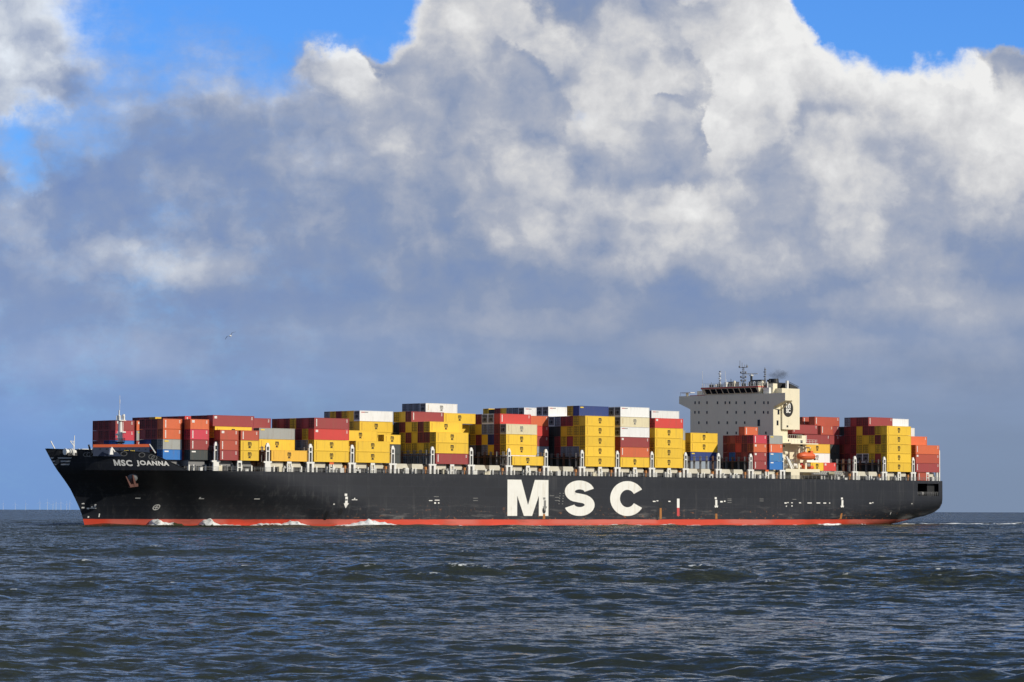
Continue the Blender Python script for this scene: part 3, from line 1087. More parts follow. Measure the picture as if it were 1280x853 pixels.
# fairleads in the bulwark, the rail windows of the stern
def fairleads():
    for px, py in ((108, 568.5), (112, 568.5), (138, 567.5), (142, 567), (154.5, 567.5), (177, 568.5), (189.5, 569), (193, 568.5)):
        best = min(np.linspace(1, 30, 600), key=lambda x: abs(proj(*hull_pt(x, 17.0))[0] - px))
        z = zat(px, py, best, -halfb(best, 17))
        z = min(z, top_z(best) - .7)
        ov = [(best + .55 * math.cos(a), z + .5 * math.sin(a)) for a in np.linspace(0, 2 * math.pi, 13)[:-1]]
        decal('fairlead', [ov], BLACK, 0.06)
        decal('fairlead_rim', [list(q) for q in stroke([(best + .62 * math.cos(a), z + .56 * math.sin(a)) for a in np.linspace(0, 2 * math.pi, 13)], .13)], MGREY, 0.07)


fairleads()

POST0, PITCH = 54.39, 14.57
BX = {'B': 23.9, 'C': 30.7, 'D': 38.4}
for i_, n_ in enumerate('EFGHIJKLMNOPQR'):
    BX[n_] = POST0 + i_ * PITCH + 1.1
BX['S'] = 277.5
for i_, n_ in enumerate('TUV'):
    BX[n_] = 293.15 + i_ * PITCH + 1.1
posts = [37.85] + [POST0 + PITCH * k_ for k_ in range(15)] + [293.15 + PITCH * k_ for k_ in range(3)]


# ------------------------------------------------------------------ forecastle fittings
def forecastle():
    # inner breakwater: dark blue plating with an orange band under its rim
    bw = MB()
    navy = mat('breakwater_blue', (.028, .040, .075), .5, .08, .4)
    ob = mat('breakwater_orange', (.60, .11, .035), .5, .06, .4)
    p0, p1 = Vector((8.2, -9.2, 0)), Vector((20.6, -16.3, 0))
    n_out = Vector((p1.y - p0.y, -(p1.x - p0.x), 0)).normalized()
    for sg in (1,):
        def q(t, z, o=0.0):
            p = p0.lerp(p1, t) + n_out * o
            return (p.x, p.y * sg, z)
        zt0, zt1 = 20.75, 20.95
        bw.hexa([q(0, 17.8), q(1, 17.8), q(1, 17.8, -.2), q(0, 17.8, -.2), q(0, zt0 - .72), q(1, zt1 - .72), q(1, zt1 - .72, -.2), q(0, zt0 - .72, -.2)], navy)
        bw.hexa([q(0, zt0 - .72, .04), q(1, zt1 - .72, .04), q(1, zt1 - .72, -.24), q(0, zt0 - .72, -.24), q(0, zt0, .04), q(1, zt1, .04), q(1, zt1, -.24), q(0, zt0, -.24)], ob)
        for k in range(8):
            t_ = .12 + k * .115
            bw.poly([q(t_, 19.45, .06), q(t_ + .02, 19.45, .06), q(t_ + .02, 19.8, .06), q(t_, 19.8, .06)], BLACK)
        e0, e1 = Vector(q(1.0, zt1)), Vector(q(1.11, 18.7))
        bw.bar(e0, e1, .28, WHITE)
    bw.build('breakwater', ship)
    wr = MB()
    for k in range(7):
        if k in (3, ):
            continue
        t_ = .55 + k * .028
        p = p0.lerp(p1, t_) + n_out * .08
        d_ = (p1 - p0).normalized() * .28
        wr.poly([(p.x, p.y, 19.0), (p.x + d_.x, p.y + d_.y, 19.0), (p.x + d_.x, p.y + d_.y, 19.35), (p.x, p.y, 19.35)], INKY)
    wr.build('marking', ship)
    # foremast
    fm = MB()
    x, y = 22.6, -1.2
    fm.tube([(x, y, 17.9), (x, y, 24.5), (x, y, 27.2)], [.62, .55, .48], WHITE, 14)
    fm.box(x - .9, x + 1.2, y - .9, y + .9, 27.2, 27.45, WHITE)
    fm.box(x - .8, x - .2, y - .5, y + .5, 27.4, 28.6, WHITE)
    fm.box(x + .5, x + 1.0, y - .7, y - .2, 27.4, 28.9, WHITE)
    fm.box(x + .9, x + 1.3, y + .3, y + .7, 27.9, 28.7, WHITE)
    for a in range(6):
        ax, ay = x + 1.2 * math.cos(a * 1.05), y + .9 * math.sin(a * 1.05)
        fm.bar((ax, ay, 27.4), (ax, ay, 28.5), .09, WHITE)
    fm.tube([(x - .4, y, 28.6), (x - .4, y, 29.9)], .18, WHITE, 8)
    fm.tube([(x - .2, y, 29.8), (x - .2, y, 33.8)], .05, WHITE, 6)
    fm.tube([(x - .2, y, 31.7), (x - .2, y, 32.7)], .10, WHITE, 6)
    # lookout ring with lamps
    ring = [(x + 1.25 * math.cos(a), y + 1.25 * math.sin(a), 22.7) for a in np.linspace(0, 2 * math.pi, 15)]
    for a, b_ in zip(ring[:-1], ring[1:]):
        fm.bar(a, b_, .12, WHITE)
        fm.bar((a[0], a[1], 22.7), (a[0], a[1], 21.8), .07, DGREY)
    fm.tube([(x, y, 21.5), (x, y, 21.75)], [1.1, 1.3], DGREY, 14)
    fm.box(x + .6, x + 1.6, y - .3, y + .3, 24.0, 24.5, WHITE)
    fm.box(x - 1.2, x - .5, y - .3, y + .3, 23.4, 23.9, WHITE)
    fm.bar((x + .9, y, 17.9), (x + .9, y, 27.2), .12, WHITE)
    fm.bar((x + 1.2, y, 17.9), (x + 1.2, y, 22), .08, WHITE)
    fm.build('foremast', ship)
    # bow fittings: jackstaff, windlass gear, lamp posts
    jf = MB()
    a0 = Vector((1.9, -1.0, 19.0))
    jf.bar((3.2, -1.2, 18.0), (1.0, -1.0, 21.6), .22, WHITE)
    jf.build('jackstaff', ship)
    g = MB()
    px_ = at(93.5, -6)
    g.bar((px_, -6, 18), (px_, -6, 23), .14, WHITE)
    g.bar((px_ - 1.3, -6, 21.6), (px_, -6, 21.5), .10, WHITE)
    g.bar((px_ - 1.3, -6, 21.6), (px_ - .1, -6, 20.3), .16, WHITE)
    g.bar((px_ - .3, -6, 18), (px_ - .3, -6, 21.5), .09, WHITE)
    g.build('bow_crane', ship)
    for i, (px, w, h, cap_) in enumerate(((86, 2.0, 1.6, 0), (93, 3.0, 1.9, 0), (109, 3.2, 1.9, 1))):
        xx = at(px, -4.5)
        wl = MB()
        wl.tube([(xx - w / 2, -4.5, 18.9), (xx + w / 2, -4.5, 18.9)], .62 if i != 2 else .85, WHITE, 12)
        wl.tube([(xx - w / 2 - .1, -4.5, 18.9), (xx - w / 2 + .15, -4.5, 18.9)], .85, WHITE, 12)
        wl.tube([(xx + w / 2 - .15, -4.5, 18.9), (xx + w / 2 + .1, -4.5, 18.9)], .85, WHITE, 12)
        wl.box(xx - .6, xx + .6, -5.2, -4.0, 17.9, 18.6, DGREY)
        wl.build('windlass', ship)
    wl = MB()
    xx = at(139.5, -12.8)
    wl.hexa([(xx - .55, -13.0, 18.2), (xx + .55, -13.0, 18.2), (xx + .55, -12.5, 18.2), (xx - .55, -12.5, 18.2),
             (xx - .25, -13.0, 19.7), (xx + .3, -13.0, 20.1), (xx + .3, -12.5, 20.1), (xx - .25, -12.5, 19.7)], WHITE)
    wl.bar((xx + .1, -12.8, 20.1), (xx + 1.2, -12.8, 18.9), .22, WHITE)
    wl.build('roller_fairlead', ship)
    xx = at(115, -8)
    cr = MB()
    cr.bar((xx, -8, 18), (xx - .9, -8, 20.7), .35, DGREY)
    cr.bar((xx, -8, 18.3), (xx + .6, -8, 20.4), .2, WHITE)
    cr.build('davit', ship)


forecastle()


# ------------------------------------------------------------------ hatch covers, lashing bridges, rail
OCC = {'D', 'E', 'F', 'G', 'I', 'K', 'M', 'N', 'O', 'R', 'U', 'V'}


HSIDE = mat('hatch_side_paint', (.60, .56, .45), 0.55, 0.08, 0.4, 0.3, (.30, .20, .10))
HTOP = mat('hatch_top_paint', (.06, .055, .05), 0.7, 0.1, 0.5)
RAILM = mat('rail_grey', (.30, .30, .29), 0.6, 0.1, 0.5)


def deck_gear():
    g = random.Random(3)
    for n_, x0 in BX.items():
        L = 6.06 if n_ in 'BC' else (13.0 if n_ == 'D' else 12.19)
        hb = min(20.8, halfb(x0, DECK) - 2.0)
        halves = [(x0 + .1, x0 + L - .1)] if L < 7 else [(x0 + .3, x0 + L / 2 - .55), (x0 + L / 2 + .65, x0 + L - .9)]
        for a, b_ in halves:
            mb = MB()
            zt = 16.93
            zb = 15.55
            yf = -hb - .7
            side = HSIDE if n_ not in 'BCD' else MGREY
            mb.hexa([(a, yf, zb), (b_, yf, zb), (b_, hb, zb), (a, hb, zb),
                     (a, yf, zt), (b_ - .75, yf, zt), (b_ - .75, hb, zt), (a, hb, zt)], side)
            mb.box(a + .25, b_ - 1.0, yf + .25, hb - .2, zt + .004, zt + .06, HTOP)
            for fr in (.0, .25, .92):
                xx = a + fr * (b_ - a)
                mb.box(xx, xx + .42, yf - .12, yf + .35, DECK, zb + .3, WHITE)
            mb.box(a + .05, b_ - .1, yf + .5, hb - .3, DECK, zb - .02, DGREY)
            mb.build('hatch_cover', ship)
        # mid-bay stanchion frame under the outer stack
        if L > 7 and n_ in OCC:
            xm = x0 + L / 2
            fr = MB()
            wm = ORANGE if n_ in 'FR' else WHITE
            for dx in (-.75, .45):
                fr.box(xm + dx, xm + dx + .3, -22.65, -22.25, DECK, 16.9, WHITE)
            fr.box(xm - .75, xm + .75, -22.66, -22.24, 16.45, 16.98, wm)
            fr.box(xm - .75, xm + .75, -22.66, -22.24, 15.15, 15.4, WHITE)
            fr.build('stack_stanchion', ship)
        # deck clutter: ventilators, boxes, lamps
        for k in range(4 if L > 7 else 2):
            cx_ = x0 + g.uniform(.5, L - .5)
            y0 = -22.0 if x0 > 45 else -halfb(cx_, DECK) + 1.0
            w, h = g.uniform(.4, 1.3), g.uniform(.5, 1.5)
            vb = MB()
            m_ = g.choice([WHITE, WHITE, CREAM, MGREY, WHITE])
            if w < .75:
                vb.tube([(cx_, y0, DECK), (cx_, y0, DECK + h * .75), (cx_, y0, DECK + h * .76), (cx_, y0, DECK + h)], [w * .3, w * .3, w * .55, w * .5], m_, 10)
            else:
                vb.box(cx_ - w / 2, cx_ + w / 2, y0 - .35, y0 + .35, DECK, DECK + h, m_)
                vb.box(cx_ - w / 2 - .06, cx_ + w / 2 + .06, y0 - .41, y0 + .41, DECK + h, DECK + h + .07, m_)
            vb.build('ventilator', ship)
    for i, px in enumerate(posts):
        hb = min(22.8, halfb(px, DECK))
        lb = MB()
        low = i in (0, 1)
        # port and starboard end pillars
        for sg in (-1, 1):
            ye = sg * (hb - .25)
            yi = ye - sg * .5
            ya, yb = min(ye, yi), max(ye, yi)
            if low:
                lb.box(px - .9, px + .9, ya, yb, DECK, 16.95, WHITE)
            else:
                lb.box(px - 1.15, px - .45, ya, yb, DECK, 16.6, WHITE)
                lb.box(px + .45, px + 1.15, ya, yb, DECK, 16.6, WHITE)
            lb.box(px - 1.35, px + 1.35, ya - .01, yb + .01, 16.55, 17.0, WHITE)
            lb.box(px - .62, px - .36, ya, yb, 17.0, 21.0, WHITE)
            lb.box(px + .36, px + .62, ya, yb, 17.0, 21.0, WHITE)
            for zz in (19.45, 20.75):
                lb.box(px - .62, px + .62, ya - .005, yb + .005, zz, zz + .32, WHITE)
            lb.box(px - .3, px + .3, yb - .15 if sg < 0 else ya + .05, yb - .05 if sg < 0 else ya + .15, 17.0, 20.7, DGREY)
            lb.hexa([(px - .55, ya, 21.05), (px + .55, ya, 21.05), (px + .55, yb, 21.05), (px - .55, yb, 21.05),
                     (px - .28, ya + .1, 21.75), (px + .28, ya + .1, 21.75), (px + .28, yb - .1, 21.75), (px - .28, yb - .1, 21.75)], WHITE)
        # uprights and walkway between stacks
        nrow = int((2 * hb - 2) / 2.515)
        for k in range(1, nrow):
            y = -hb + .2 + k * 2.515
            mm = RUST if (k * 7 + i) % 5 == 0 else MGREY
            lb.box(px - .35, px - .15, y - .12, y + .12, DECK, 20.9, mm)
            lb.box(px + .15, px + .35, y - .12, y + .12, DECK, 20.9, mm)
        lb.box(px - .5, px + .5, -hb + .8, hb - .8, 16.7, 16.85, DGREY)
        lb.box(px - .5, px + .5, -hb + .8, hb - .8, 19.35, 19.5, RUST)
        lb.box(px - .55, px - .47, -hb + .8, hb - .8, 20.5, 20.58, MGREY)
        lb.build('lashing_bridge', ship)
        if i > 2:
            lm = MB()
            lx = px - 2.1
            lm.tube([(lx, -21.9, DECK), (lx, -21.9, 15.3), (lx, -21.9, 15.35), (lx, -21.9, 16.2)], [.2, .2, .42, .36], mat('lamp_orange', (.55, .22, .06), .6), 10)
            lm.build('bollard', ship)
    # after end pillars
    sp = MB()
    for dx in (-.9, .35):
        sp.box(335.2 + dx, 335.75 + dx, -22.5, -22.0, DECK, 24.2, WHITE)
        sp.box(335.2 + dx, 335.75 + dx, 22.0, 22.5, DECK, 24.2, WHITE)
    for zz in (17.3, 20.2, 23.7):
        sp.box(334.3, 336.1, -22.49, -22.01, zz, zz + .3, WHITE)
    sp.box(334.9, 335.5, -22.4, -22.1, 24.2, 24.8, WHITE)
    sp.box(334.9, 335.1, -22, 22, 20.2, 20.5, MGREY)
    sp.build('stern_pillar', ship)
    # rails
    rl = MB()
    pts = []
    x = 29.0
    while x < 336:
        y = -halfb(x, DECK) + .12
        rl.bar((x, y, DECK), (x, y, DECK + 1.1), .05, RAILM)
        x2 = min(x + 1.9, 336.3)
        y2 = -halfb(x2, DECK) + .12
        for zz in (.40, .76, 1.1):
            rl.bar((x, y, DECK + zz), (x2, y2, DECK + zz), .035, RAILM)
        x += 1.9
    rl.build('railing', ship)
    # rails at the stern opening
    r2_ = MB()
    x = 324.4
    while x < 334.8:
        r2_.bar((x, -22.7, 9.5), (x, -22.7, 10.7), .09, MGREY)
        r2_.bar((x, -22.7, 10.65), (x + 1.0, -22.7, 10.65), .09, MGREY)
        r2_.bar((x, -22.7, 10.1), (x + 1.0, -22.7, 10.1), .07, MGREY)
        x += 1.0
    r2_.build('railing', ship)
    mw = MB()
    mw.tube([(324.6, -20.5, 10.3), (326.4, -20.5, 10.3)], .75, MGREY, 12)
    mw.tube([(324.5, -20.5, 10.3), (324.65, -20.5, 10.3)], 1.0, WHITE, 12)
    mw.box(324.2, 325.0, -21.5, -20.8, 9.35, 12.4, WHITE)
    mw.tube([(328.4, -20.5, 10.2), (329.6, -20.5, 10.2)], .6, MGREY, 12)
    mw.build('mooring_winch', ship)


deck_gear()


# ------------------------------------------------------------------ deckhouse
def deckhouse():
    HX, HB, TOP = 260.0, 17.35, 40.5
    dh = MB()
    dh.box(HX, 263.6, -HB, HB, DECK, TOP, CREAM)
    o = None
    dh.box(263.6, 274.4, -17.0, 17.0, DECK, 27.0, CREAM)
    dh.box(263.6, 267.6, -16.6, 16.6, 27.0, 29.6, CREAM)
    # bridge wings with sloping undersides
    for sg in (-1, 1):
        yw, yt = sg * HB, sg * 22.2
        a = [(HX + .004, yw, 36.5), (HX + 2.7, yw, 36.5), (HX + 2.7, yt, 38.4), (HX + .004, yt, 38.4),
             (HX + .004, yw, 40.48), (HX + 2.7, yw, 40.48), (HX + 2.7, yt, 40.48), (HX + .004, yt, 40.48)]
        dh.hexa(a, CREAM)
        dh.bar((HX + 3.3, yw, 35.6), (HX + 3.3, yt, 38.5), .5, CREAM, .25)
    # window ledges of the top bulwark
    dh.box(HX + .02, HX + .2, -22.2, 22.2, 40.48, 40.75, CREAM)
    dh.box(HX + .25, HX + .6, 11.5, 17.8, 40.5, 40.95, RED)
    # decks aft and the boat deck
    dh.box(263.6, 276.6, -21.4, 21.4, 25.1, 25.45, CREAM)
    dh.box(259.9, 276.0, -22.5, -18.5, 16.45, 17.4, CREAM)
    dh.box(262.3, 266.4, -22.5, -18.6, DECK, 16.44, CREAM)
    dh.box(259.9, 276.0, 18.5, 22.5, 16.45, 17.4, CREAM)
    dh.box(262.3, 266.4, 18.6, 22.5, DECK, 16.44, CREAM)
    dh.box(274.4, 276.4, -16.5, -14.6, 20.0, 28.0, CREAM)
    for k in range(9):
        xx = 264 + k * 1.45
        dh.bar((xx, -21.2, 25.4), (xx, -21.2, 26.5), .07, WHITE)
    dh.bar((263.8, -21.2, 26.5), (276.4, -21.2, 26.5), .07, WHITE)
    dh.bar((263.8, -21.2, 25.95), (276.4, -21.2, 25.95), .06, WHITE)
    for k in range(8):
        xx = 267.8 + k * .9
        dh.bar((xx, -16.9, 27.0), (xx, -16.9, 28.1), .06, WHITE)
    dh.bar((267.7, -16.9, 28.1), (274.3, -16.9, 28.1), .06, WHITE)
    dhouse = dh.build('deckhouse', ship)

    # windows of the fore wall
    def yfront(px):
        return 17.35 - (px - 862.5) / (965 - 862.5) * 34.7
    rows = [(503.75, [190, 230, 310, 415, 492, 535, 600, 684, 787, 871, 911]), (515.8, [188, 228, 309, 512, 600, 684, 785, 868, 910]),
            (528.75, [228, 308, 428, 512, 600, 684]), (541.6, [308, 512, 600, 890]), (554, [512, 684, 890])]
    for py, zs in rows:
        for zx in zs:
            y = yfront(845 + zx / 8)
            z = zat(845 + zx / 8, py, HX, y)
            w = MB()
            w.box(HX - .05, HX + .02, y - .34, y + .34, z - .5, z + .5, CREAM)
            w.box(HX - .07, HX - .045, y - .27, y + .27, z - .42, z + .42, GLASS)
            w.build('window', dhouse)
    y = yfront(845 + 820 / 8)
    z = zat(947.5, 529, HX, y)
    w = MB()
    w.box(HX - .06, HX + .02, y - .5, y + .5, z - 1.0, z + 1.0, GLASS)
    w.build('door', dhouse)
    for px, py in ((971.5, 502.5), (973.4, 515.5), (972.2, 529), (971.5, 549)):
        x = at(px, -HB)
        z = zat(px, py, x, -HB)
        w = MB()
        w.box(x - .4, x + .4, -HB - .06, -HB + .02, z - .75, z + .75, GLASS)
        w.build('window', dhouse)
    for px, py, s_ in ((978.5, 557.5, .4), (980.4, 557.8, .35), (1002, 554.5, .9), (986, 551, .3)):
        x = at(px, -17.0)
        z = zat(px, py, x, -17.0)
        w = MB()
        w.box(x - s_ * .6, x + s_ * .6, -17.06, -16.98, z - s_, z + s_, GLASS)
        w.build('window', dhouse)
    # stains under the windows come with the paint; louvres on the casing below

    # wheelhouse, leaning forward
    wh = MB()
    wb, wt_ = 11.3, 11.9
    zf0, zf1 = 40.52, 42.75
    wh.hexa([(HX + .6, -wb, zf0), (HX + 6, -wb, zf0), (HX + 6, wb, zf0), (HX + .6, wb, zf0),
             (HX - .9, -wt_, zf1), (HX + 6, -wt_, zf1), (HX + 6, wt_, zf1), (HX - .9, wt_, zf1)], CREAM)
    wh.box(HX - 1.0, HX + 6.1, -wt_ - .1, wt_ + .1, zf1, zf1 + .32, RED)
    wh.box(HX - .9, HX + 6.0, -wt_, wt_, zf1 + .32, zf1 + .5, CREAM)
    whouse = wh.build('wheelhouse', ship)
    nw = 9
    for k in range(nw):
        y0 = -wb + .35 + k * (2 * wb - .7) / nw
        y1 = y0 + (2 * wb - .7) / nw - .38
        f0, f1 = .28, .92
        xa, xb = HX + .6 - 1.5 * f0 - .03, HX + .6 - 1.5 * f1 - .03
        za, zb = zf0 + (zf1 - zf0) * f0, zf0 + (zf1 - zf0) * f1
        w = MB()
        w.hexa([(xa, y0, za), (xa + .1, y0, za), (xa + .1, y1, za), (xa, y1, za), (xb, y0, zb), (xb + .1, y0, zb), (xb + .1, y1, zb), (xb, y1, zb)], GLASS)
        w.build('window', whouse)
    # rail and gear on the wheelhouse roof
    RZ = zf1 + .5
    rr = MB()
    for k in range(25):
        y = -11.6 + k * .97
        rr.bar((HX - .6, y, RZ), (HX - .6, y, RZ + 1.15), .07, WHITE)
    for zz in (.45, .8, 1.15):
        rr.bar((HX - .6, -11.7, RZ + zz), (HX - .6, 11.7, RZ + zz), .06, WHITE)
        rr.bar((HX - .6, -11.7, RZ + zz), (HX + 5.8, -11.7, RZ + zz), .06, WHITE)
    rr.build('railing', whouse)
    g = random.Random(12)
    for k in range(14):
        y = -10.8 + k * 1.62 + g.uniform(-.3, .3)
        x = HX + g.uniform(.2, 3.5)
        h = g.uniform(.9, 1.9)
        b = MB()
        mm = g.choice([WHITE, CREAM, DGREY, DGREY, WHITE, CREAM])
        if k % 2:
            b.box(x - .5, x + .5, y - .5, y + .5, RZ, RZ + h * .8, mm)
            b.bar((x, y, RZ + h * .8), (x, y, RZ + h * 1.3), .12, mm)
        else:
            b.tube([(x, y, RZ), (x, y, RZ + h * .5), (x, y, RZ + h * .55), (x, y, RZ + h)], [.2, .2, .5, .3], mm, 10)
        b.build('roof_fitting', whouse)
    bk = MB()
    bk.box(HX + 3, HX + 5.5, -9.6, -5.4, RZ, RZ + 2.0, DGREY)
    bk.box(HX + 3, HX + 5.5, 1.5, 4.2, RZ, RZ + 1.7, DGREY)
    bk.build('roof_housing', whouse)

    def ypx(px, x):
        return min(np.linspace(-25, 25, 1001), key=lambda y: abs(proj(x, y, 44)[0] - px))
    # main mast with cross-trees
    mm = MB()
    x = HX + 3.5
    y = ypx(929.6, x)
    for dx, dy in ((-.35, -.35), (.35, -.35), (-.35, .35), (.35, .35)):
        mm.bar((x + dx, y + dy, RZ), (x + dx * .4, y + dy * .4, 49.2), .10, MGREY)
    for k in range(9):
        z = RZ + .5 + k * .7
        mm.box(x - .3, x + .3, y - .3, y + .3, z, z + .09, MGREY)
    for z, w_ in ((49.2, 1.6), (47.4, 1.0), (46.0, 1.0), (44.9, .9)):
        mm.box(x - .25, x + .25, y - w_, y + w_, z, z + .14, MGREY)
        for sg in (-1, 1):
            mm.box(x - .2, x + .2, y + sg * w_ - .18, y + sg * w_ + .18, z + .1, z + .62, MGREY)
    for dy, zt in ((-1.5, 50.3), (1.4, 51.5), (.5, 50.8), (-.6, 50.2)):
        mm.bar((x, y + dy, 49.2), (x, y + dy, zt), .10, MGREY)
    mm.build('mast', ship)
    # radar scanner on its pedestal
    ra = MB()
    y = ypx(939.6, x)
    ra.tube([(x, y, RZ), (x, y, 46.6)], .36, BLACK, 10)
    ra.box(x - .5, x + .5, y - .5, y + .5, 46.5, 46.9, WHITE)
    ra.bar((x - .9, y + 1.9, 47.2), (x + .9, y - 1.9, 47.2), .22, WHITE, .3)
    ra.bar((x, y, 46.8), (x, y, 47.2), .3, WHITE)
    ra.build('radar', ship)
    for px, zt in ((900, 48.2), (956.5, 49.0)):
        lm = MB()
        y = ypx(px, x)
        for sg in (-1, 1):
            lm.bar((x, y + sg * .28, RZ), (x, y + sg * .12, zt), .09, WHITE if px < 950 else MGREY)
        for k in range(7):
            z = RZ + .6 + k * .72
            if z < zt:
                lm.box(x - .2, x + .2, y - .42, y + (.42 if k % 2 else .1), z, z + .3, WHITE if px < 950 and k % 2 else MGREY)
        lm.build('signal_mast', ship)
    an = MB()
    y = ypx(878.5, HX + 1.2)
    an.tube([(HX + 1.2, y, 40.5), (HX + 1.2, y, 44.5)], .09, WHITE, 6)
    an.tube([(HX + 1.2, y, 44.5), (HX + 1.2, y, 48.5)], .05, WHITE, 6)
    an.build('antenna', ship)
    an = MB()
    y = ypx(907, HX + 3)
    an.tube([(HX + 3, y, RZ), (HX + 3, y, 48.3)], .05, WHITE, 6)
    an.build('antenna', ship)
    # wing shelter on the starboard wing
    ws = MB()
    ws.box(HX + .3, HX + 2.4, 17.6, 22.1, 41.75, 41.95, WHITE)
    ws.bar((HX + 1, 19.6, 40.5), (HX + 1, 19.6, 41.8), .6, CREAM)
    ws.bar((HX + .4, 22.0, 40.5), (HX + .4, 22.0, 41.8), .08, WHITE)
    ws.build('wing_console', ship)

    # engine casing with the funnel
    cs = MB()
    CY = -17.75
    cs.box(263.65, 272.0, CY, 17.75, 29.7, 42.4, CREAM)
    cs.box(265.2, 271.0, -14, 14, 42.4, 42.9, DGREY)
    cs.box(263.66, 264.2, CY - .12, CY + .1, 29.7, 36.4, CREAM)
    cs.box(266.5, 268.6, CY - .04, CY + .1, 31.4, 33.2, CREAM)
    casing = cs.build('engine_casing', ship)
    w = MB()
    x = at(984.5, CY)
    w.box(x - .35, x + .35, CY - .08, CY, zat(984.5, 533.3, x, CY) - .3, zat(984.5, 533.3, x, CY) + .3, DGREY)
    w.build('vent_grille', casing)
    # round emblem
    em = MB()
    cxm = at(985.3, CY)
    czm = zat(985.3, 511.2, cxm, CY)
    ring = [(cxm + 2.45 * math.cos(a), CY - .03, czm + 2.6 * math.sin(a)) for a in np.linspace(0, 2 * math.pi, 33)[:-1]]
    em.poly(ring, INKB)
    for txt, dz, sz in (('m', .25, 2.9), ('SC', -1.25, 1.75)):
        vs, fs = glyphs(txt, sz, .09, 1.0)
        for f in fs:
            em.poly([(cxm + .1 + vs[i][0], CY - .06, czm + dz + vs[i][2]) for i in f], INKW)
    em.build('emblem', casing)
    fn = MB()
    fx, fy = 267.5, -11.0
    fn.box(262.4, 264.4, -15.2, -12.8, 40.6, 43.9, CREAM)
    fn.box(261.2, 262.6, -14.6, -12.2, 40.6, 42.6, WHITE)
    fn.bar((261.6, -13.6, 42.6), (261.6, -13.6, 44.4), .3, WHITE)
    fn.box(263.4, 270.4, -14.2, -6.0, 42.4, 44.3, BLACK)
    fn.tube([(fx, fy, 44.0), (fx, fy, 45.6)], [1.7, 1.5], BLACK, 18)
    fn.tube([(fx - 2.8, fy - .5, 44.0), (fx - 2.8, fy - .5, 45.2)], .6, BLACK, 12)
    fn.tube([(fx + 1.8, fy + 2, 44.0), (fx + 1.8, fy + 2, 45.3)], .5, BLACK, 12)
    fn.bar((266.6, -17.3, 42.4), (266.6, -17.3, 44.8), .7, WHITE)
    for k in range(11):
        xx = 266.8 + k * .5
        zz = 44.6 - k * .15
        fn.bar((xx, -17.5, 42.4), (xx, -17.5, zz), .06, DGREY)
    fn.bar((266.8, -17.5, 44.6), (271.9, -17.5, 43.1), .10, DGREY)
    fn.hexa([(268, -17.2, 42.42), (271.8, -17.2, 42.42), (271.8, -8, 42.42), (268, -8, 42.42), (268, -17.2, 44.0), (271.8, -17.2, 42.9), (271.8, -8, 42.9), (268, -8, 44.0)], DGREY)
    fn.build('funnel', ship)

    # gear round the boat deck
    dv = MB()
    dv.bar((at(983, -21), -21, zat(983, 571, at(983, -21), -21)), (at(989.5, -21), -21, 17.4), .55, WHITE)
    dv.bar((at(986, -21), -21, 20.4), (at(992, -21), -21, 17.6), .3, WHITE)
    for k, px in enumerate((1000.5, 1009)):
        x = at(px, -20.6)
        dv.box(x - .35, x + .35, -20.2, -19.4, 17.4, 24.4, CREAM)
        dv.bar((x, -19.8, 24.2), (x, -21.9, 24.0), .4, CREAM)
        dv.bar((x, -21.6, 24.0), (x, -21.6, 22.3), .08, DGREY)
    dv.build('davit', ship)
    for k, (px, py, s_, mm_) in enumerate(((981.5, 582, .7, WHITE), (993, 580.5, .8, WHITE), (1005.5, 584.3, .75, ORANGE), (1014, 584.5, .75, ORANGE), (996, 583, .55, WHITE),
                                           (1009.5, 581, .8, MGREY), (986, 577, .5, MGREY), (990, 576, .8, CREAM), (1001, 580, .5, RED), (982, 566, .7, CREAM))):
        x = at(px, -19.4)
        z = max(17.4, zat(px, py, x, -19.4) - s_)
        b = MB()
        b.tube([(x - s_, -19.4, z + s_ * .8), (x + s_, -19.4, z + s_ * .8)], s_ * .75, mm_, 12) if k % 2 else b.box(x - s_, x + s_, -19.9, -18.9, z, z + 1.7 * s_, mm_)
        b.build('liferaft_canister' if mm_ is ORANGE else 'deck_locker', ship)
    # gangway stowed along the rail
    gw = MB()
    xa, xb = at(1014, -22.2), at(1056, -22.2)
    for zz in (15.9, 16.9):
        gw.bar((xa, -22.3, zz), (xb, -22.3, zz - .2), .16, MGREY)
    n_ = 16
    for k in range(n_):
        x0 = xa + (xb - xa) * k / n_
        x1 = xa + (xb - xa) * (k + 1) / n_
        gw.bar((x0, -22.3, 15.9), (x1, -22.3, 16.8), .09, MGREY)
    gw.box(xa + 1, xb - 1, -22.2, -21.9, 15.9, 16.6, mat('gangway_grey', (.34, .34, .32), .6))
    gw.tube([(at(1035, -22.4), -22.45, 16.2), (at(1042, -22.4), -22.45, 16.2)], .42, mat('canvas', (.34, .31, .20), .8), 10)
    gw.build('gangway', ship)


deckhouse()


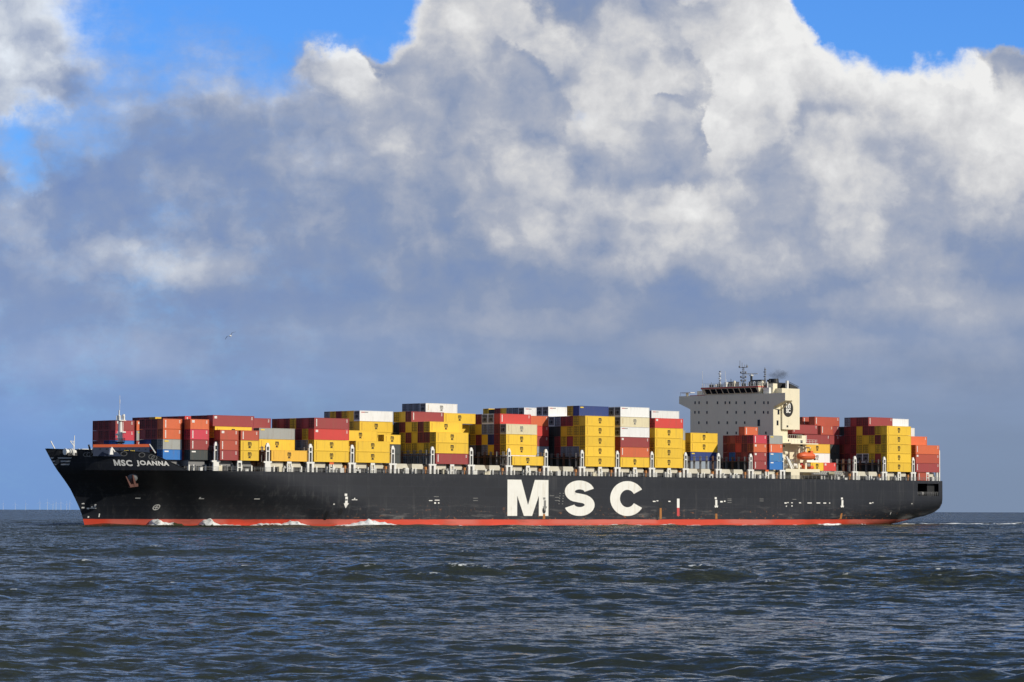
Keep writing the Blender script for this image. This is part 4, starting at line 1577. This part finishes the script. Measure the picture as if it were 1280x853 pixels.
# lifeboat hanging in its davits: enclosed hull with canopy, conning hatch, grab rail, keel and propeller guard
def lifeboat():
    lb = MB()
    L, n = 8.3, 18
    secs = 15
    rows_ = []
    for k in range(secs):
        t = k / (secs - 1)
        x = (t - .5) * L
        taper = (1 - abs(2 * t - 1) ** 3.2) ** 0.6
        taper = max(taper, .06)
        w, ht, hb_ = 1.45 * taper, 1.25 * taper ** .8, 1.15 * taper ** .7
        ring = []
        for q in range(n):
            a = 2 * math.pi * q / n
            ca, sa = math.cos(a), math.sin(a)
            yy = w * math.copysign(abs(ca) ** .8, ca)
            zz = (ht * sa if sa > 0 else hb_ * sa)
            ring.append((x, yy, zz + .12))
        rows_.append(ring)
    base = 0
    for ring in rows_:
        lb.v += ring
    s_ = lb.slot(ORANGE)
    for k in range(secs - 1):
        for q in range(n):
            r = (q + 1) % n
            lb.f.append((k * n + q, k * n + r, (k + 1) * n + r, (k + 1) * n + q))
            lb.mi.append(s_)
    lb.f.append(tuple(range(n))[::-1])
    lb.f.append(tuple((secs - 1) * n + q for q in range(n)))
    lb.mi += [s_, s_]
    root = empty('lifeboat', (0, 0, 0))
    xm = (at(997.6, -21.6) + at(1018, -21.6)) / 2
    zc = zat(1008, 571.3, xm, -21.6)
    root.location = (xm, -21.6, zc)
    tag(root, 'orange enclosed lifeboat hanging beside the cream deckhouse of the ship', 'lifeboat')
    b = lb.mesh('body', True)
    o = bpy.data.objects.new('body', b)
    COL.objects.link(o)
    o.parent = root
    c = MB()
    c.box(1.5, 2.7, -.55, .55, 1.2, 1.85, ORANGE)
    c.box(1.45, 1.5, -.4, .4, 1.4, 1.75, GLASS)
    c.bar((2.2, 0, 1.85), (2.35, 0, 2.7), .1, REDOX)
    c.box(-1.2, -.4, -.4, .4, 1.25, 1.5, ORANGE)
    c.build('conning_hatch', root, loc=(0, 0, 0))
    c = MB()
    c.bar((-3.6, -1.42, .12), (3.6, -1.42, .12), .09, mat('rubbing_band', (.5, .09, .03), .5), .16)
    c.bar((-3.6, 1.42, .12), (3.6, 1.42, .12), .09, MATS['rubbing_band'], .16)
    c.build('rubbing_band', root, loc=(0, 0, 0))
    c = MB()
    for x in (-2.4, 2.4):
        c.box(x - .25, x + .25, -.15, .15, 1.2, 1.75, MGREY)
    c.build('lifting_hook', root, loc=(0, 0, 0))
    c = MB()
    c.tube([(3.9, 0, -.7), (4.3, 0, -.7)], .35, DGREY, 10)
    c.build('propeller_guard', root, loc=(0, 0, 0))


lifeboat()

# ================================================================== CONTAINERS
HC, ST = 2.896, 2.591
GAP = 0.03
W_C = 2.438
ROWP = 2.515
ORD = ['bottom', 'second', 'third', 'fourth', 'fifth', 'sixth']
ORDN = ['first', 'second', 'third', 'fourth', 'fifth', 'sixth', 'seventh', 'eighth', 'ninth', 'tenth', 'eleventh', 'twelfth', 'thirteenth',
        'fourteenth', 'fifteenth', 'sixteenth', 'seventeenth', 'eighteenth']
_cm = {}


def container_mesh(L, H, code):
    k_ = (round(L, 2), round(H, 2), code)
    if k_ in _cm:
        return _cm[k_]
    mb = MB()
    mt = MATS['paint_' + code]
    w = W_C / 2
    l = L / 2
    ins = 0.045
    # body panels set in from the frame, the ends deeper
    mb.box(-l + .11, l - .11, -w + ins, w - ins, .12, H - .04, mt)
    for sx in (-1, 1):
        for sy in (-1, 1):
            x0, x1 = sorted((sx * l, sx * (l - .16)))
            y0, y1 = sorted((sy * w, sy * (w - .16)))
            mb.box(x0, x1, y0, y1, 0, H, mt)
    for sy in (-1, 1):
        y0, y1 = sorted((sy * (w - .002), sy * (w - .12)))
        mb.box(-l + .16, l - .16, y0, y1, .02, .20, mt)
        mb.box(-l + .16, l - .16, y0, y1, H - .13, H - .015, mt)
    for sx in (-1, 1):
        x0, x1 = sorted((sx * (l - .002), sx * (l - .12)))
        mb.box(x0, x1, -w + .16, w - .16, .02, .20, mt)
        mb.box(x0, x1, -w + .16, w - .16, H - .14, H - .015, mt)
    _cm[k_] = mb.mesh('container')
    return _cm[k_]


_pm = {}


def part_mesh(key, fn):
    if key not in _pm:
        mb = MB()
        fn(mb)
        _pm[key] = mb.mesh(key[0])
    return _pm[key]


G_m = glyphs('m', 1.62, .045, 1.0)
G_sc = glyphs('sc', 1.02, .04, .95)


def emblem(mb, ink):
    for (vs, fs), dz in ((G_m, .02), (G_sc, -.62)):
        for f in fs:
            mb.poly([(vs[i][0] * 1.0, 0, vs[i][2] * (1.12 if dz > 0 else 1.0) + dz) for i in f], ink)


def column_mark(mb, ink, n, w, h, step_):
    for k in range(n):
        mb.poly([(0, 0, -k * step_), (w, 0, -k * step_), (w, 0, -k * step_ - h), (0, 0, -k * step_ - h)], ink)


def bars(mb):
    # locking bars with their brackets, door seals and the gap between the leaves
    for y in (-.80, -.30, .30, .80):
        mb.box(-.05, .02, y - .035, y + .035, .05, 2.40, DGREY)
        for z in (.25, .95, 1.6, 2.25):
            mb.box(-.06, .02, y - .09, y + .09, z - .05, z + .05, DGREY)
    mb.box(-.03, .02, -.03, .03, .02, 2.42, BLACK)
    for y in (-1.08, 1.08):
        mb.box(-.03, .02, y - .03, y + .03, .02, 2.42, BLACK)
    for z in (.0, 2.40):
        mb.box(-.03, .02, -1.05, 1.05, z, z + .05, BLACK)
    for y in (-.55, .55):
        mb.box(-.05, .02, y - .25, y + .25, .98, 1.04, DGREY)


def reefer(mb):
    mb.box(-.02, .06, -1.02, 1.02, .15, 2.45, mat('reefer_unit', (.16, .165, .17), .5))
    a = [( -.03, .45 * math.cos(t) - .1, 1.0 + .45 * math.sin(t)) for t in np.linspace(0, 2 * math.pi, 17)[:-1]]
    mb.poly(a, BLACK)
    mb.box(-.035, .0, -.95, .95, 1.75, 2.2, mat('reefer_grille', (.07, .07, .075), .6))
    mb.box(-.035, .0, .45, .95, .5, 1.3, mat('reefer_grille', (.07, .07, .075), .6))


def add_part(root, name, me, loc):
    o = bpy.data.objects.new(name, me)
    COL.objects.link(o)
    o.parent = root
    o.location = loc
    return o


BAYWORD = {}
for i_, n_ in enumerate('BCDEFGHIJKLMNOPQR'):
    BAYWORD[n_] = ORDN[i_] + ' bay from the bow'
for i_, n_ in enumerate('STUV'):
    BAYWORD[n_] = ORDN[i_] + ' bay behind the deckhouse'


def container(bay, row, tier, code, x0, L, H, z, y=None):
    base_code = code
    reef = code in 'KQ'
    paint = {'K': 'W', 'Q': 'w'}.get(code, code)
    me = container_mesh(L, H, paint)
    o = bpy.data.objects.new('shipping_container', me)
    COL.objects.link(o)
    yc = -22.63 + ROWP * row + W_C / 2 if y is None else y
    o.location = (x0 + L / 2, yc, z)
    cn = CM[paint][0]
    ln = 'short' if L < 7 else ('extra long' if L > 13 else 'long')
    rw = 'outermost row' if row == 0 else ORDN[row] + ' row in'
    extra = {'K': ' refrigerated', 'Q': ' refrigerated'}.get(code, '')
    fa = ''
    if L < 7 and bay in 'DR':
        fa = ' after' if x0 > BX[bay] + 4 else ' fore'
    tag(o, f'{cn} {ln}{extra}{fa} container, {ORD[tier]} tier, {rw}, {BAYWORD[bay]}'.replace('  ', ' '), 'shipping container', 'containers stacked on the ship')
    yf = -W_C / 2 - .012
    g = random.Random(int(x0 * 31 + row * 7 + tier))
    if paint in 'Ya':
        add_part(o, 'emblem', part_mesh(('emblem', 'k'), lambda mb: emblem(mb, INKB)), (0, yf, H * .50))
        add_part(o, 'marking', part_mesh(('marking', 'y'), lambda mb: column_mark(mb, INKF, 9, .22, .16, .24)), (-L / 2 + .75, yf, H - .35))
    elif paint == 'w' or (paint == 'W' and code != 'K' and bay in 'JS'):
        add_part(o, 'emblem', part_mesh(('emblem', 'g'), lambda mb: emblem(mb, INKG)), (0, yf, H * .50))
        add_part(o, 'marking', part_mesh(('marking', 'w'), lambda mb: column_mark(mb, MATS['faded_lettering'], 7, .16, .12, .22)), (-L / 2 + .9, yf, H - .5))
    elif paint == 'W':
        add_part(o, 'marking', part_mesh(('marking', 'r'), lambda mb: [mb.poly([(0 + k * .42, 0, 0), (.34 + k * .42, 0, 0), (.34 + k * .42, 0, -.2), (k * .42, 0, -.2)], INKR if k < 3 else INKG) for k in range(6)]),
                 (-L / 2 + .6, yf, H - .35))
    elif paint in 'RrPob':
        if g.random() < .55:
            add_part(o, 'marking', part_mesh(('marking', 'c'), lambda mb: column_mark(mb, INKW, 6, .32, .26, .33)), (-L / 2 + .65, yf, H - .35))
        else:
            add_part(o, 'marking', part_mesh(('marking', 'q'), lambda mb: column_mark(mb, INKW, 2, .85, .26, .32)), (-L / 2 + .5, yf, H - .3))
        add_part(o, 'marking', part_mesh(('marking', 's'), lambda mb: column_mark(mb, INKW, 3, .42, .12, .28) if True else None), (L / 2 - 1.0, yf, H - .35))
    elif paint in 'BnNGD':
        mk = INKY if paint in 'GN' else INKW
        add_part(o, 'marking', part_mesh(('marking', 'b' + mk.name), lambda mb: column_mark(mb, mk, 1, 1.3, .34, .4)), (-L / 2 + .5, yf, H - .3))
    # fore end
    if reef or paint in 'Ww':
        add_part(o, 'refrigeration_unit', part_mesh(('refrigeration_unit', 0), reefer), (-L / 2 - .02, 0, H - 2.6))
    elif (row * 3 + tier * 5 + int(x0)) % 4 or paint in 'SLG':
        add_part(o, 'door_bars', part_mesh(('door_bars', 0), bars), (-L / 2 + .09, 0, H - 2.6))
    return o


# every stack as (bay, row, fore shift, length, tiers from the bottom); a trailing s marks a low box, - a place hidden behind others
L20, L40, L45 = 6.058, 12.192, 13.716
ST_ = [
    # first bay: low boxes fore and aft
    ('B', 2, 0, L20, 'Bs Gs os os'), ('B', 3, 0, L20, '-s Ds Rs Rs'), ('B', 4, 0, L20, '-s Ns Rs Rs'), ('B', 5, 0, L20, '-s Ns Rs Rs'),
    ('B', 10, 0, L20, '-s Bs Ps Rs'), ('B', 11, 0, L20, '-s Ns Rs Rs'), ('B', 12, 0, L20, '-s Rs Rs Rs'), ('B', 13, 0, L20, '-s Rs Rs Rs'),
    ('C', 1, 0, L20, 'Ds Rs Ps os'), ('C', 2, 0, L20, '-s Rs Rs Rs'), ('C', 3, 0, L20, '-s Rs bs Rs'), ('C', 10, 0, L20, '-s Rs Gs os'),
    ('D', 0, 0, L20, 'Rs bs bs'), ('D', 0, 6.8, L20, 'Ys Ys bs'), ('D', 1, .3, L40, 'R R Y'), ('D', 1, -.4, L45, '- - - R'),
] + [('D', r, .3, L40, '- - - ' + c) for r, c in ((3, 'R'), (4, 'R'), (6, 'r'), (7, 'R'), (8, 'R'), (9, 'R'), (11, 'Y'), (12, 'R'), (13, 'R'), (14, 'R'))] + [
    ('D', 2, .3, L40, 'R b R R'), ('E', 0, 0, L40, 'a'), ('E', 1, 0, L40, 'R'), ('E', 2, 0, L40, 'R Y G'), ('E', 3, 0, L40, 'R R'), ('E', 6, 0, L40, '- - - R'), ('E', 8, 0, L40, '- - - Y'),
    ('F', 0, 0, L40, 'Y Y r R'), ('F', 1, 0, L40, '- S Y R'), ('F', 2, 0, L40, '- S R R'), ('F', 3, 0, L40, '- S R Y'),
    ('F', 4, 0, L40, '- - - R'), ('F', 5, 0, L40, '- - - R'), ('F', 6, 0, L40, '- - - R'),
    ('G', 0, 0, L40, 'Y Y'), ('G', 2, 0, L40, '- - Y'),
    ('H', 2, 0, L20, 'Ds Ds Ys'), ('H', 6, 0, L40, '- - Y Y W'), ('H', 7, 0, L40, '- - - Y Y'), ('H', 8, 0, L40, '- - - - Y'), ('H', 9, 0, L40, '- - - - R'),  # H short stack: dark paint on the lower boxes stands in for shade
    ('H', 10, 0, L40, '- - - - Y'), ('H', 11, 0, L40, '- - - - L'),
    ('I', 0, 0, L40, 'R Y Y'), ('I', 1, 0, L40, 'L Y R Y'), ('I', 2, 0, L40, 'L Y R R'), ('I', 3, 0, L40, 'L Y Y Y'), ('I', 4, 0, L40, 'L Y R Y R'),
    ('I', 5, 0, L40, 'L Y Y R Y'), ('I', 6, 0, L40, '- - D D Y'),
    ('J', 5, 0, L40, '- - - - Y'), ('J', 6, 0, L40, '- - - Y'), ('J', 8, 0, L40, '- - - - - W'), ('J', 9, 0, L40, '- - - - - L'), ('J', 10, 0, L40, '- - - - - L'),
    ('J', 11, 0, L40, '- - - - - L'),
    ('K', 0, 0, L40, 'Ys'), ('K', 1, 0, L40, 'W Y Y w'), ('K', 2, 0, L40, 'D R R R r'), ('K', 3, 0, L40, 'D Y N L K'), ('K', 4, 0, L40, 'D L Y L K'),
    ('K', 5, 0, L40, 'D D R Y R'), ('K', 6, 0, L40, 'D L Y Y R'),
    ('L', 5, 0, L40, 'D L R r o'),
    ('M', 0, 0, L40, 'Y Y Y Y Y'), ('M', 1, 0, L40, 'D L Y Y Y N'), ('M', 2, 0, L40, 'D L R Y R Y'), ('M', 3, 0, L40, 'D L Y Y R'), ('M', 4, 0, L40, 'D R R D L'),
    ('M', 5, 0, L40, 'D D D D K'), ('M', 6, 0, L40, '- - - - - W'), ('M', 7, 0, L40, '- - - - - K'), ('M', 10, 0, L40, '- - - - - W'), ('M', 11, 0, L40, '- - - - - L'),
    ('M', 12, 0, L40, '- - - - - L'), ('M', 13, 0, L40, '- - - - - Y'), ('M', 14, 0, L40, '- - - - - R'), ('M', 15, 0, L40, '- - - - - Ds'), ('M', 16, 0, L40, '- - - - - Y'),
    ('N', 0, 0, L40, 'Y o R W w W'), ('N', 1, 0, L40, '- - - - - K'),
    ('O', 0, 0, L40, 'Y Y Y Y r'), ('P', 5, 0, L40, '- Y Y G'), ('P', 6, 0, L40, '- - - - - W'),
    ('Q', 5, 0, L40, 'Ls Ns Y Y'),
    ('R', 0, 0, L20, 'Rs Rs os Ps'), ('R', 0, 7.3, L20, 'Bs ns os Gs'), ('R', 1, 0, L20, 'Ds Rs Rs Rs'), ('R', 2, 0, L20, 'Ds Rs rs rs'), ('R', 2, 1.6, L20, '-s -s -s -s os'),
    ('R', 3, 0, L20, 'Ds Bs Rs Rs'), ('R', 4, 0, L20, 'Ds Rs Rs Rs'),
    ('S', 2, 0, L20, 'Ys'), ('S', 2, 6.13, L20, 'rs'), ('S', 3, 0, L40, '-s W a R'), ('S', 5, 0, L40, '- - - - R'), ('S', 6, 0, L40, '- - - b R'),
    ('T', 6, 0, L20, '- - - - b'), ('T', 7, 0, L40, '- D D R R b'), ('T', 9, 0, L40, '- - - - - b'),  # T tall stack: lower navy boxes painted dark to imitate the shadow on them
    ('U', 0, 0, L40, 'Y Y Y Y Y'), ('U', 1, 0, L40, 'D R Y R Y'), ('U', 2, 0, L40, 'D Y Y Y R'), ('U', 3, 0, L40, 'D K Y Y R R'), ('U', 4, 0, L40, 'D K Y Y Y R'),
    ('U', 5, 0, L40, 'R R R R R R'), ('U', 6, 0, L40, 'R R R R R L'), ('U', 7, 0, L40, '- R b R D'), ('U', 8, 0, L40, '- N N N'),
    ('V', 0, 0, L40, 'R b o'), ('V', 2, 0, L40, '- - - o'), ('V', 4, 0, L40, '- - - - W'), ('V', 5, 0, L40, '- - - - - W'),
]
for bay, row, dx, L, tiers in ST_:
    z = 17.05
    for k_, tok in enumerate(tiers.split()):
        H = ST if tok.endswith('s') else HC
        c_ = tok[0]
        if c_ != '-':
            container(bay, row, k_, c_, BX[bay] + dx, L, H, z)
        z += H + GAP
o = container('V', 0, 0, 'b', BX['V'] + .9, L20, ST, DECK + .05)
o['label'] = 'short brick red container standing low on the deck beneath the aftermost stack'

# the rest of the cargo, far more than three hundred boxes, standing behind the stacks above
FILL = {'D': (3, 15, 3), 'E': (4, 18, 3), 'F': (4, 18, 3), 'G': (3, 18, 3), 'H': (7, 18, 3), 'I': (6, 18, 3), 'J': (7, 18, 4), 'K': (7, 18, 4), 'L': (6, 18, 4),
        'M': (6, 18, 5), 'N': (1, 18, 5), 'O': (1, 18, 4), 'P': (6, 18, 5), 'Q': (6, 18, 3), 'S': (4, 18, 3), 'T': (8, 18, 4), 'U': (9, 18, 4), 'V': (1, 18, 3)}


def rest_of_cargo():
    g = random.Random(21)
    mb = MB()
    for n_, (r0, r1, nt) in FILL.items():
        x0 = BX[n_] + (.3 if n_ == 'D' else 0)
        for r in range(r0, r1):
            if n_ == 'I' and r == 6:
                continue
            for t_ in range(nt):
                c_ = g.choice('RRRRYYDNGLb')
                y = -22.63 + ROWP * r
                z = 17.05 + (HC + GAP) * t_
                mb.box(x0, x0 + L40, y, y + W_C, z, z + HC, MATS['paint_' + c_])
    o = mb.build('container_cargo')
    tag(o, 'dense mass of mixed containers filling the bays behind the outer stacks', 'container cargo', None, 'stuff')


rest_of_cargo()

# ================================================================== BOW WAVES AND WAKE
def foam_mat():
    mt = bpy.data.materials.new('foam_white')
    mt.use_nodes = True
    n = NT(mt.node_tree)
    b = n.n['Principled BSDF']
    b.inputs['Roughness'].default_value = 0.9
    pos = n.node('ShaderNodeNewGeometry').outputs['Position']
    f = n.noise(pos, 1.2, 5.0, 0.7)
    n.put(b.inputs['Base Color'], n.mix(n.step(f, 0.30, 0.52), (.34, .35, .30), (.80, .81, .79)))
    bp = n.node('ShaderNodeBump')
    bp.inputs['Strength'].default_value = 0.4
    bp.inputs['Distance'].default_value = 0.2
    n.put(bp.inputs['Height'], n.noise(pos, 2.0, 5.0, 0.7))
    n.l.new(bp.outputs[0], b.inputs['Normal'])
    return mt


FOAM = foam_mat()
WAVE = mat('wave_slope_water', (.055, .055, .028), 0.2, 0.1, 0.3)


def foam_ridge(name, path, prof, seed, foamy, mats=(None, None)):
    """a breaking ridge along a path: prof(t) -> (height, width); foamy(t) -> 0..1 share of the crest that is white"""
    g = np.random.default_rng(seed)
    mb = MB()
    n = len(path)
    m_ = 13
    ph = g.random((3, 8)) * 6.28
    for i, p in enumerate(path):
        t = i / (n - 1)
        h, w = prof(t)
        for j in range(m_):
            s = j / (m_ - 1) * 2 - 1
            jag = 1 + .16 * math.sin(i * .55 + ph[0, j % 8] * .3) * math.sin(i * .21 + j * .8) + .10 * (g.random() - .5)
            zz = -0.5 + (h * .62 + .5) * max(0, 1 - s * s) ** .8 * (jag if abs(s) < .95 else 1)
            mb.v.append((p[0] + s * w * p[2] + .15 * (g.random() - .5), p[1] + s * w * p[3], zz))
    a, b_ = mb.slot(FOAM), mb.slot(WAVE)
    for i in range(n - 1):
        t = (i + .5) / (n - 1)
        for j in range(m_ - 1):
            k0 = i * m_ + j
            mb.f.append((k0, k0 + 1, k0 + m_ + 1, k0 + m_))
            s = abs((j + .5) / (m_ - 1) * 2 - 1)
            mb.mi.append(a if s < foamy(t) * (0.75 + .5 * g.random()) else b_)
    o = mb.build(name, None, True)
    return o


def side_path(pa, pb, off=0.6, n=60):
    out = []
    for k in range(n):
        px = pa + (pb - pa) * k / (n - 1)
        x = min(np.linspace(12, 336, 1300), key=lambda x: abs(proj(x, -halfb(x, 0.3) - off, 0.3)[0] - px))
        out.append((x, -halfb(x, .3) - off, 0.0, -1.0))
    return out


def bump(t, *ks):
    return sum(a * math.exp(-((t - c) / w) ** 2) for a, c, w in ks)


fo1 = foam_ridge('foam', side_path(186, 262, 1.4, 70), lambda t: (bump(t, (1.9, .12, .07), (1.5, .24, .10), (.9, .42, .14)) + .30 + .22 * math.sin(t * 17), 3.0), 1,
                 lambda t: min(1, bump(t, (1.2, .13, .12), (.6, .30, .1))))
fo2 = foam_ridge('foam', side_path(250, 345, 1.0, 90), lambda t: (bump(t, (1.6, .13, .06), (1.2, .08, .07), (.7, .25, .15), (.8, .9, .2)) + .30 + .22 * math.sin(t * 17), 3.0), 2,
                 lambda t: min(1, bump(t, (1.2, .14, .14), (.55, .4, .3), (.5, .8, .3))))
fo3 = foam_ridge('foam', side_path(335, 392, 1.0, 60), lambda t: (bump(t, (1.9, .60, .16), (1.0, .25, .2)) + .30 + .22 * math.sin(t * 17), 3.0), 3,
                 lambda t: min(1, bump(t, (1.2, .62, .22), (.6, .2, .2))))
fo4 = foam_ridge('foam', side_path(418, 520, 1.0, 90), lambda t: (bump(t, (1.3, .28, .1), (2.0, .42, .08), (1.5, .6, .14)) + .30 + .22 * math.sin(t * 17), 3.0), 4,
                 lambda t: min(1, bump(t, (.8, .2, .12), (1.2, .48, .22))))
for f_ in (fo1, fo2, fo3, fo4):
    tag(f_, 'white bow wave foam breaking along the red waterline band of the ship', 'foam', 'bow waves along the ship', 'stuff')
# broken water along the rest of the side and the wake astern
fo5 = foam_ridge('foam', side_path(520, 1128, .7, 340), lambda t: (.25 + bump(t, (.35, .05, .03), (.4, .42, .04), (.5, .52, .02), (.6, .85, .05), (.4, .95, .05)), 1.0), 5,
                 lambda t: max(0.0, min(1.0, .18 + .9 * math.sin(t * 61) * math.sin(t * 23 + 1) * (1 if math.sin(t * 9) > -.3 else 0))))
tag(fo5, 'thin broken white water along the after waterline of the ship', 'foam', None, 'stuff')
wp = [(x, -17 + (x - 330) * .02, 0.0, -1.0) for x in np.linspace(322, 440, 220)]
fo6 = foam_ridge('foam', wp, lambda t: (.62 * (1 - .5 * t) + .25 * math.sin(t * 60) * math.sin(t * 33), 2.4), 6, lambda t: max(0.0, min(1, .45 - .3 * t + .6 * math.sin(t * 50) * math.sin(t * 23))))
tag(fo6, 'white foamy wake trailing behind the stern of the ship', 'foam', None, 'stuff')
wp2 = [(x, 10 + (x - 330) * .12, 0.0, -1.0) for x in np.linspace(345, 560, 160)]
fo7 = foam_ridge('foam', wp2, lambda t: (.5 + .2 * math.sin(t * 60), 2.0), 8, lambda t: max(0, .3 + .6 * math.sin(t * 50) * math.sin(t * 21)))
tag(fo7, 'second, fainter line of wake foam farther behind the stern', 'foam', None, 'stuff')


# ================================================================== SMOKE, GULL, WIND FARM
def smoke():
    bm = bmesh.new()
    bmesh.ops.create_icosphere(bm, subdivisions=3, radius=1.0)
    g = random.Random(4)
    for v in bm.verts:
        c = v.co
        k = 1 + .25 * math.sin(c.x * 4 + 1) * math.sin(c.z * 5) + .15 * math.sin(c.y * 7)
        v.co = Vector((c.x * 4.6 * k + c.z * 2.2, c.y * 2.2 * k, c.z * 2.0 * k))
    me = bpy.data.meshes.new('smoke')
    bm.to_mesh(me)
    bm.free()
    mt = bpy.data.materials.new('funnel_smoke')
    mt.use_nodes = True
    n = NT(mt.node_tree)
    n.n.clear()
    pv = n.node('ShaderNodeVolumePrincipled')
    pv.inputs['Color'].default_value = (.03, .03, .03, 1)
    oc = n.node('ShaderNodeTexCoord').outputs['Object']
    d = n.m('SUBTRACT', 1.0, n.v('LENGTH', n.v('MULTIPLY', oc, (1 / 5.4, 1 / 2.3, 1 / 2.2))))
    n.put(pv.inputs['Density'], n.m('MULTIPLY', n.m('MULTIPLY', n.m('MAXIMUM', d, 0.0), n.step(n.noise(oc, .6, 4, .6), .35, .65)), 0.42))
    out = n.node('ShaderNodeOutputMaterial')
    n.l.new(pv.outputs[0], out.inputs['Volume'])
    me.materials.append(mt)
    o = bpy.data.objects.new('smoke', me)
    COL.objects.link(o)
    o.location = (270.0, -10.8, 46.9)
    tag(o, 'faint puff of dark smoke drifting from the ship funnel', 'smoke', None, 'stuff')


smoke()


def gull():
    D = 330.0
    # bearing of the gull at picture point (287, 420)
    X = (287.5 - 640) / FPX * D
    Z = CAM.z + (637.6 - 420) / FPX * D
    loc = Vector((CAM.x + X * math.cos(PHI) + D * math.sin(PHI), CAM.y - X * math.sin(PHI) + D * math.cos(PHI), Z))
    gw = mat('gull_white', (.80, .80, .78), .8)
    gg = mat('gull_grey', (.18, .19, .21), .8)
    gb = mat('gull_black', (.02, .02, .022), .8)
    mb = MB()
    # body, head, tail in one surface; wings half raised
    mb.tube([(-.30, 0, .02), (-.25, 0, .03), (-.20, 0, .035), (-.12, 0, .01), (.0, 0, 0), (.12, 0, .0), (.22, 0, .02), (.34, 0, .03)],
            [.012, .045, .05, .055, .085, .07, .035, .015], gw, 12)
    root = mb.mesh('seagull', True)
    o = bpy.data.objects.new('seagull', root)
    COL.objects.link(o)
    o.location = loc
    o.rotation_euler = (R(-35), 0, R(35))
    o.scale = (1.0, 1.0, 1.0)
    tag(o, 'white and grey gull flying low in front of the cloudy sky', 'bird')
    for sg in (-1, 1):
        w = MB()
        pts = [(-.08, .05, 0), (-.10, .30, .16), (-.02, .55, .10), (.10, .72, .02)]
        ch = [.17, .15, .11, .02]
        for k in range(3):
            a, b_ = pts[k], pts[k + 1]
            mt_ = gb if k == 2 else gg
            w.hexa([(a[0], sg * a[1], a[2]), (a[0] + ch[k], sg * a[1], a[2]), (b_[0] + ch[k + 1], sg * b_[1], b_[2]), (b_[0], sg * b_[1], b_[2]),
                    (a[0], sg * a[1], a[2] + .015), (a[0] + ch[k], sg * a[1], a[2] + .012), (b_[0] + ch[k + 1], sg * b_[1], b_[2] + .012), (b_[0], sg * b_[1], b_[2] + .015)], mt_)
        w.build('wing', o, loc=(0, 0, 0))
    t_ = MB()
    t_.hexa([(.30, -.03, .02), (.46, -.08, .02), (.46, .08, .02), (.30, .03, .02), (.30, -.03, .035), (.46, -.08, .03), (.46, .08, .03), (.30, .03, .035)], gw)
    t_.build('tail', o, loc=(0, 0, 0))
    b_ = MB()
    b_.tube([(-.30, 0, .02), (-.36, 0, .005)], [.012, .003], INKY, 6)
    b_.build('beak', o, loc=(0, 0, 0))


gull()


def turbines():
    tw = mat('turbine_white', (.74, .76, .78), .5)
    D = 22000.0
    mesh_t = MB()
    mesh_t.tube([(0, 0, 0), (0, 0, 55)], [1.2, .8], tw, 8)
    mt_ = mesh_t.mesh('wind_turbine')
    nb = MB()
    nb.box(-1.0, 1.0, -4, 3, 54.5, 57, tw)
    mn = nb.mesh('nacelle')
    rt = MB()
    for a in (90, 210, 330):
        ca, sa = math.cos(R(a)), math.sin(R(a))
        rt.bar((0, -5.5, 56), (ca * 26, -5.5, 56 + sa * 26), 0.55, tw, 0.4)
    mr = rt.mesh('rotor')
    spots = [(33.5, .85, 10), (51.3, 1, 0), (60.6, 1, 25), (67.6, .8, 40), (71.4, .95, 15), (77.5, 1.0, 0), (84.7, .8, 33), (88.6, .9, 50), (20.5, .8, 20), (5.5, .85, 5)]
    names = ['westernmost', 'second', 'third', 'fourth', 'fifth', 'sixth', 'seventh', 'eighth', 'ninth', 'last']
    order = sorted(range(len(spots)), key=lambda i: spots[i][0])
    for rank, i in enumerate(order):
        px, s, spin = spots[i]
        X = (px - 640) / FPX * D
        o = bpy.data.objects.new('wind_turbine', mt_)
        COL.objects.link(o)
        o.location = (CAM.x + X * math.cos(PHI) + D * math.sin(PHI), CAM.y - X * math.sin(PHI) + D * math.cos(PHI), 0)
        o.scale = (s, s, s)
        o.rotation_euler = (0, 0, -PHI + R(spin * .5))
        wd = 'nearest the ship bow' if rank == len(spots) - 1 else ORDN[rank] + ' along the horizon towards the bow'
        tag(o, f'faint pale wind turbine on the far horizon, {wd}', 'wind turbine', 'wind turbines on the horizon')
        add_part(o, 'nacelle', mn, (0, 0, 0))
        r = add_part(o, 'rotor', mr, (0, 0, 0))


turbines()
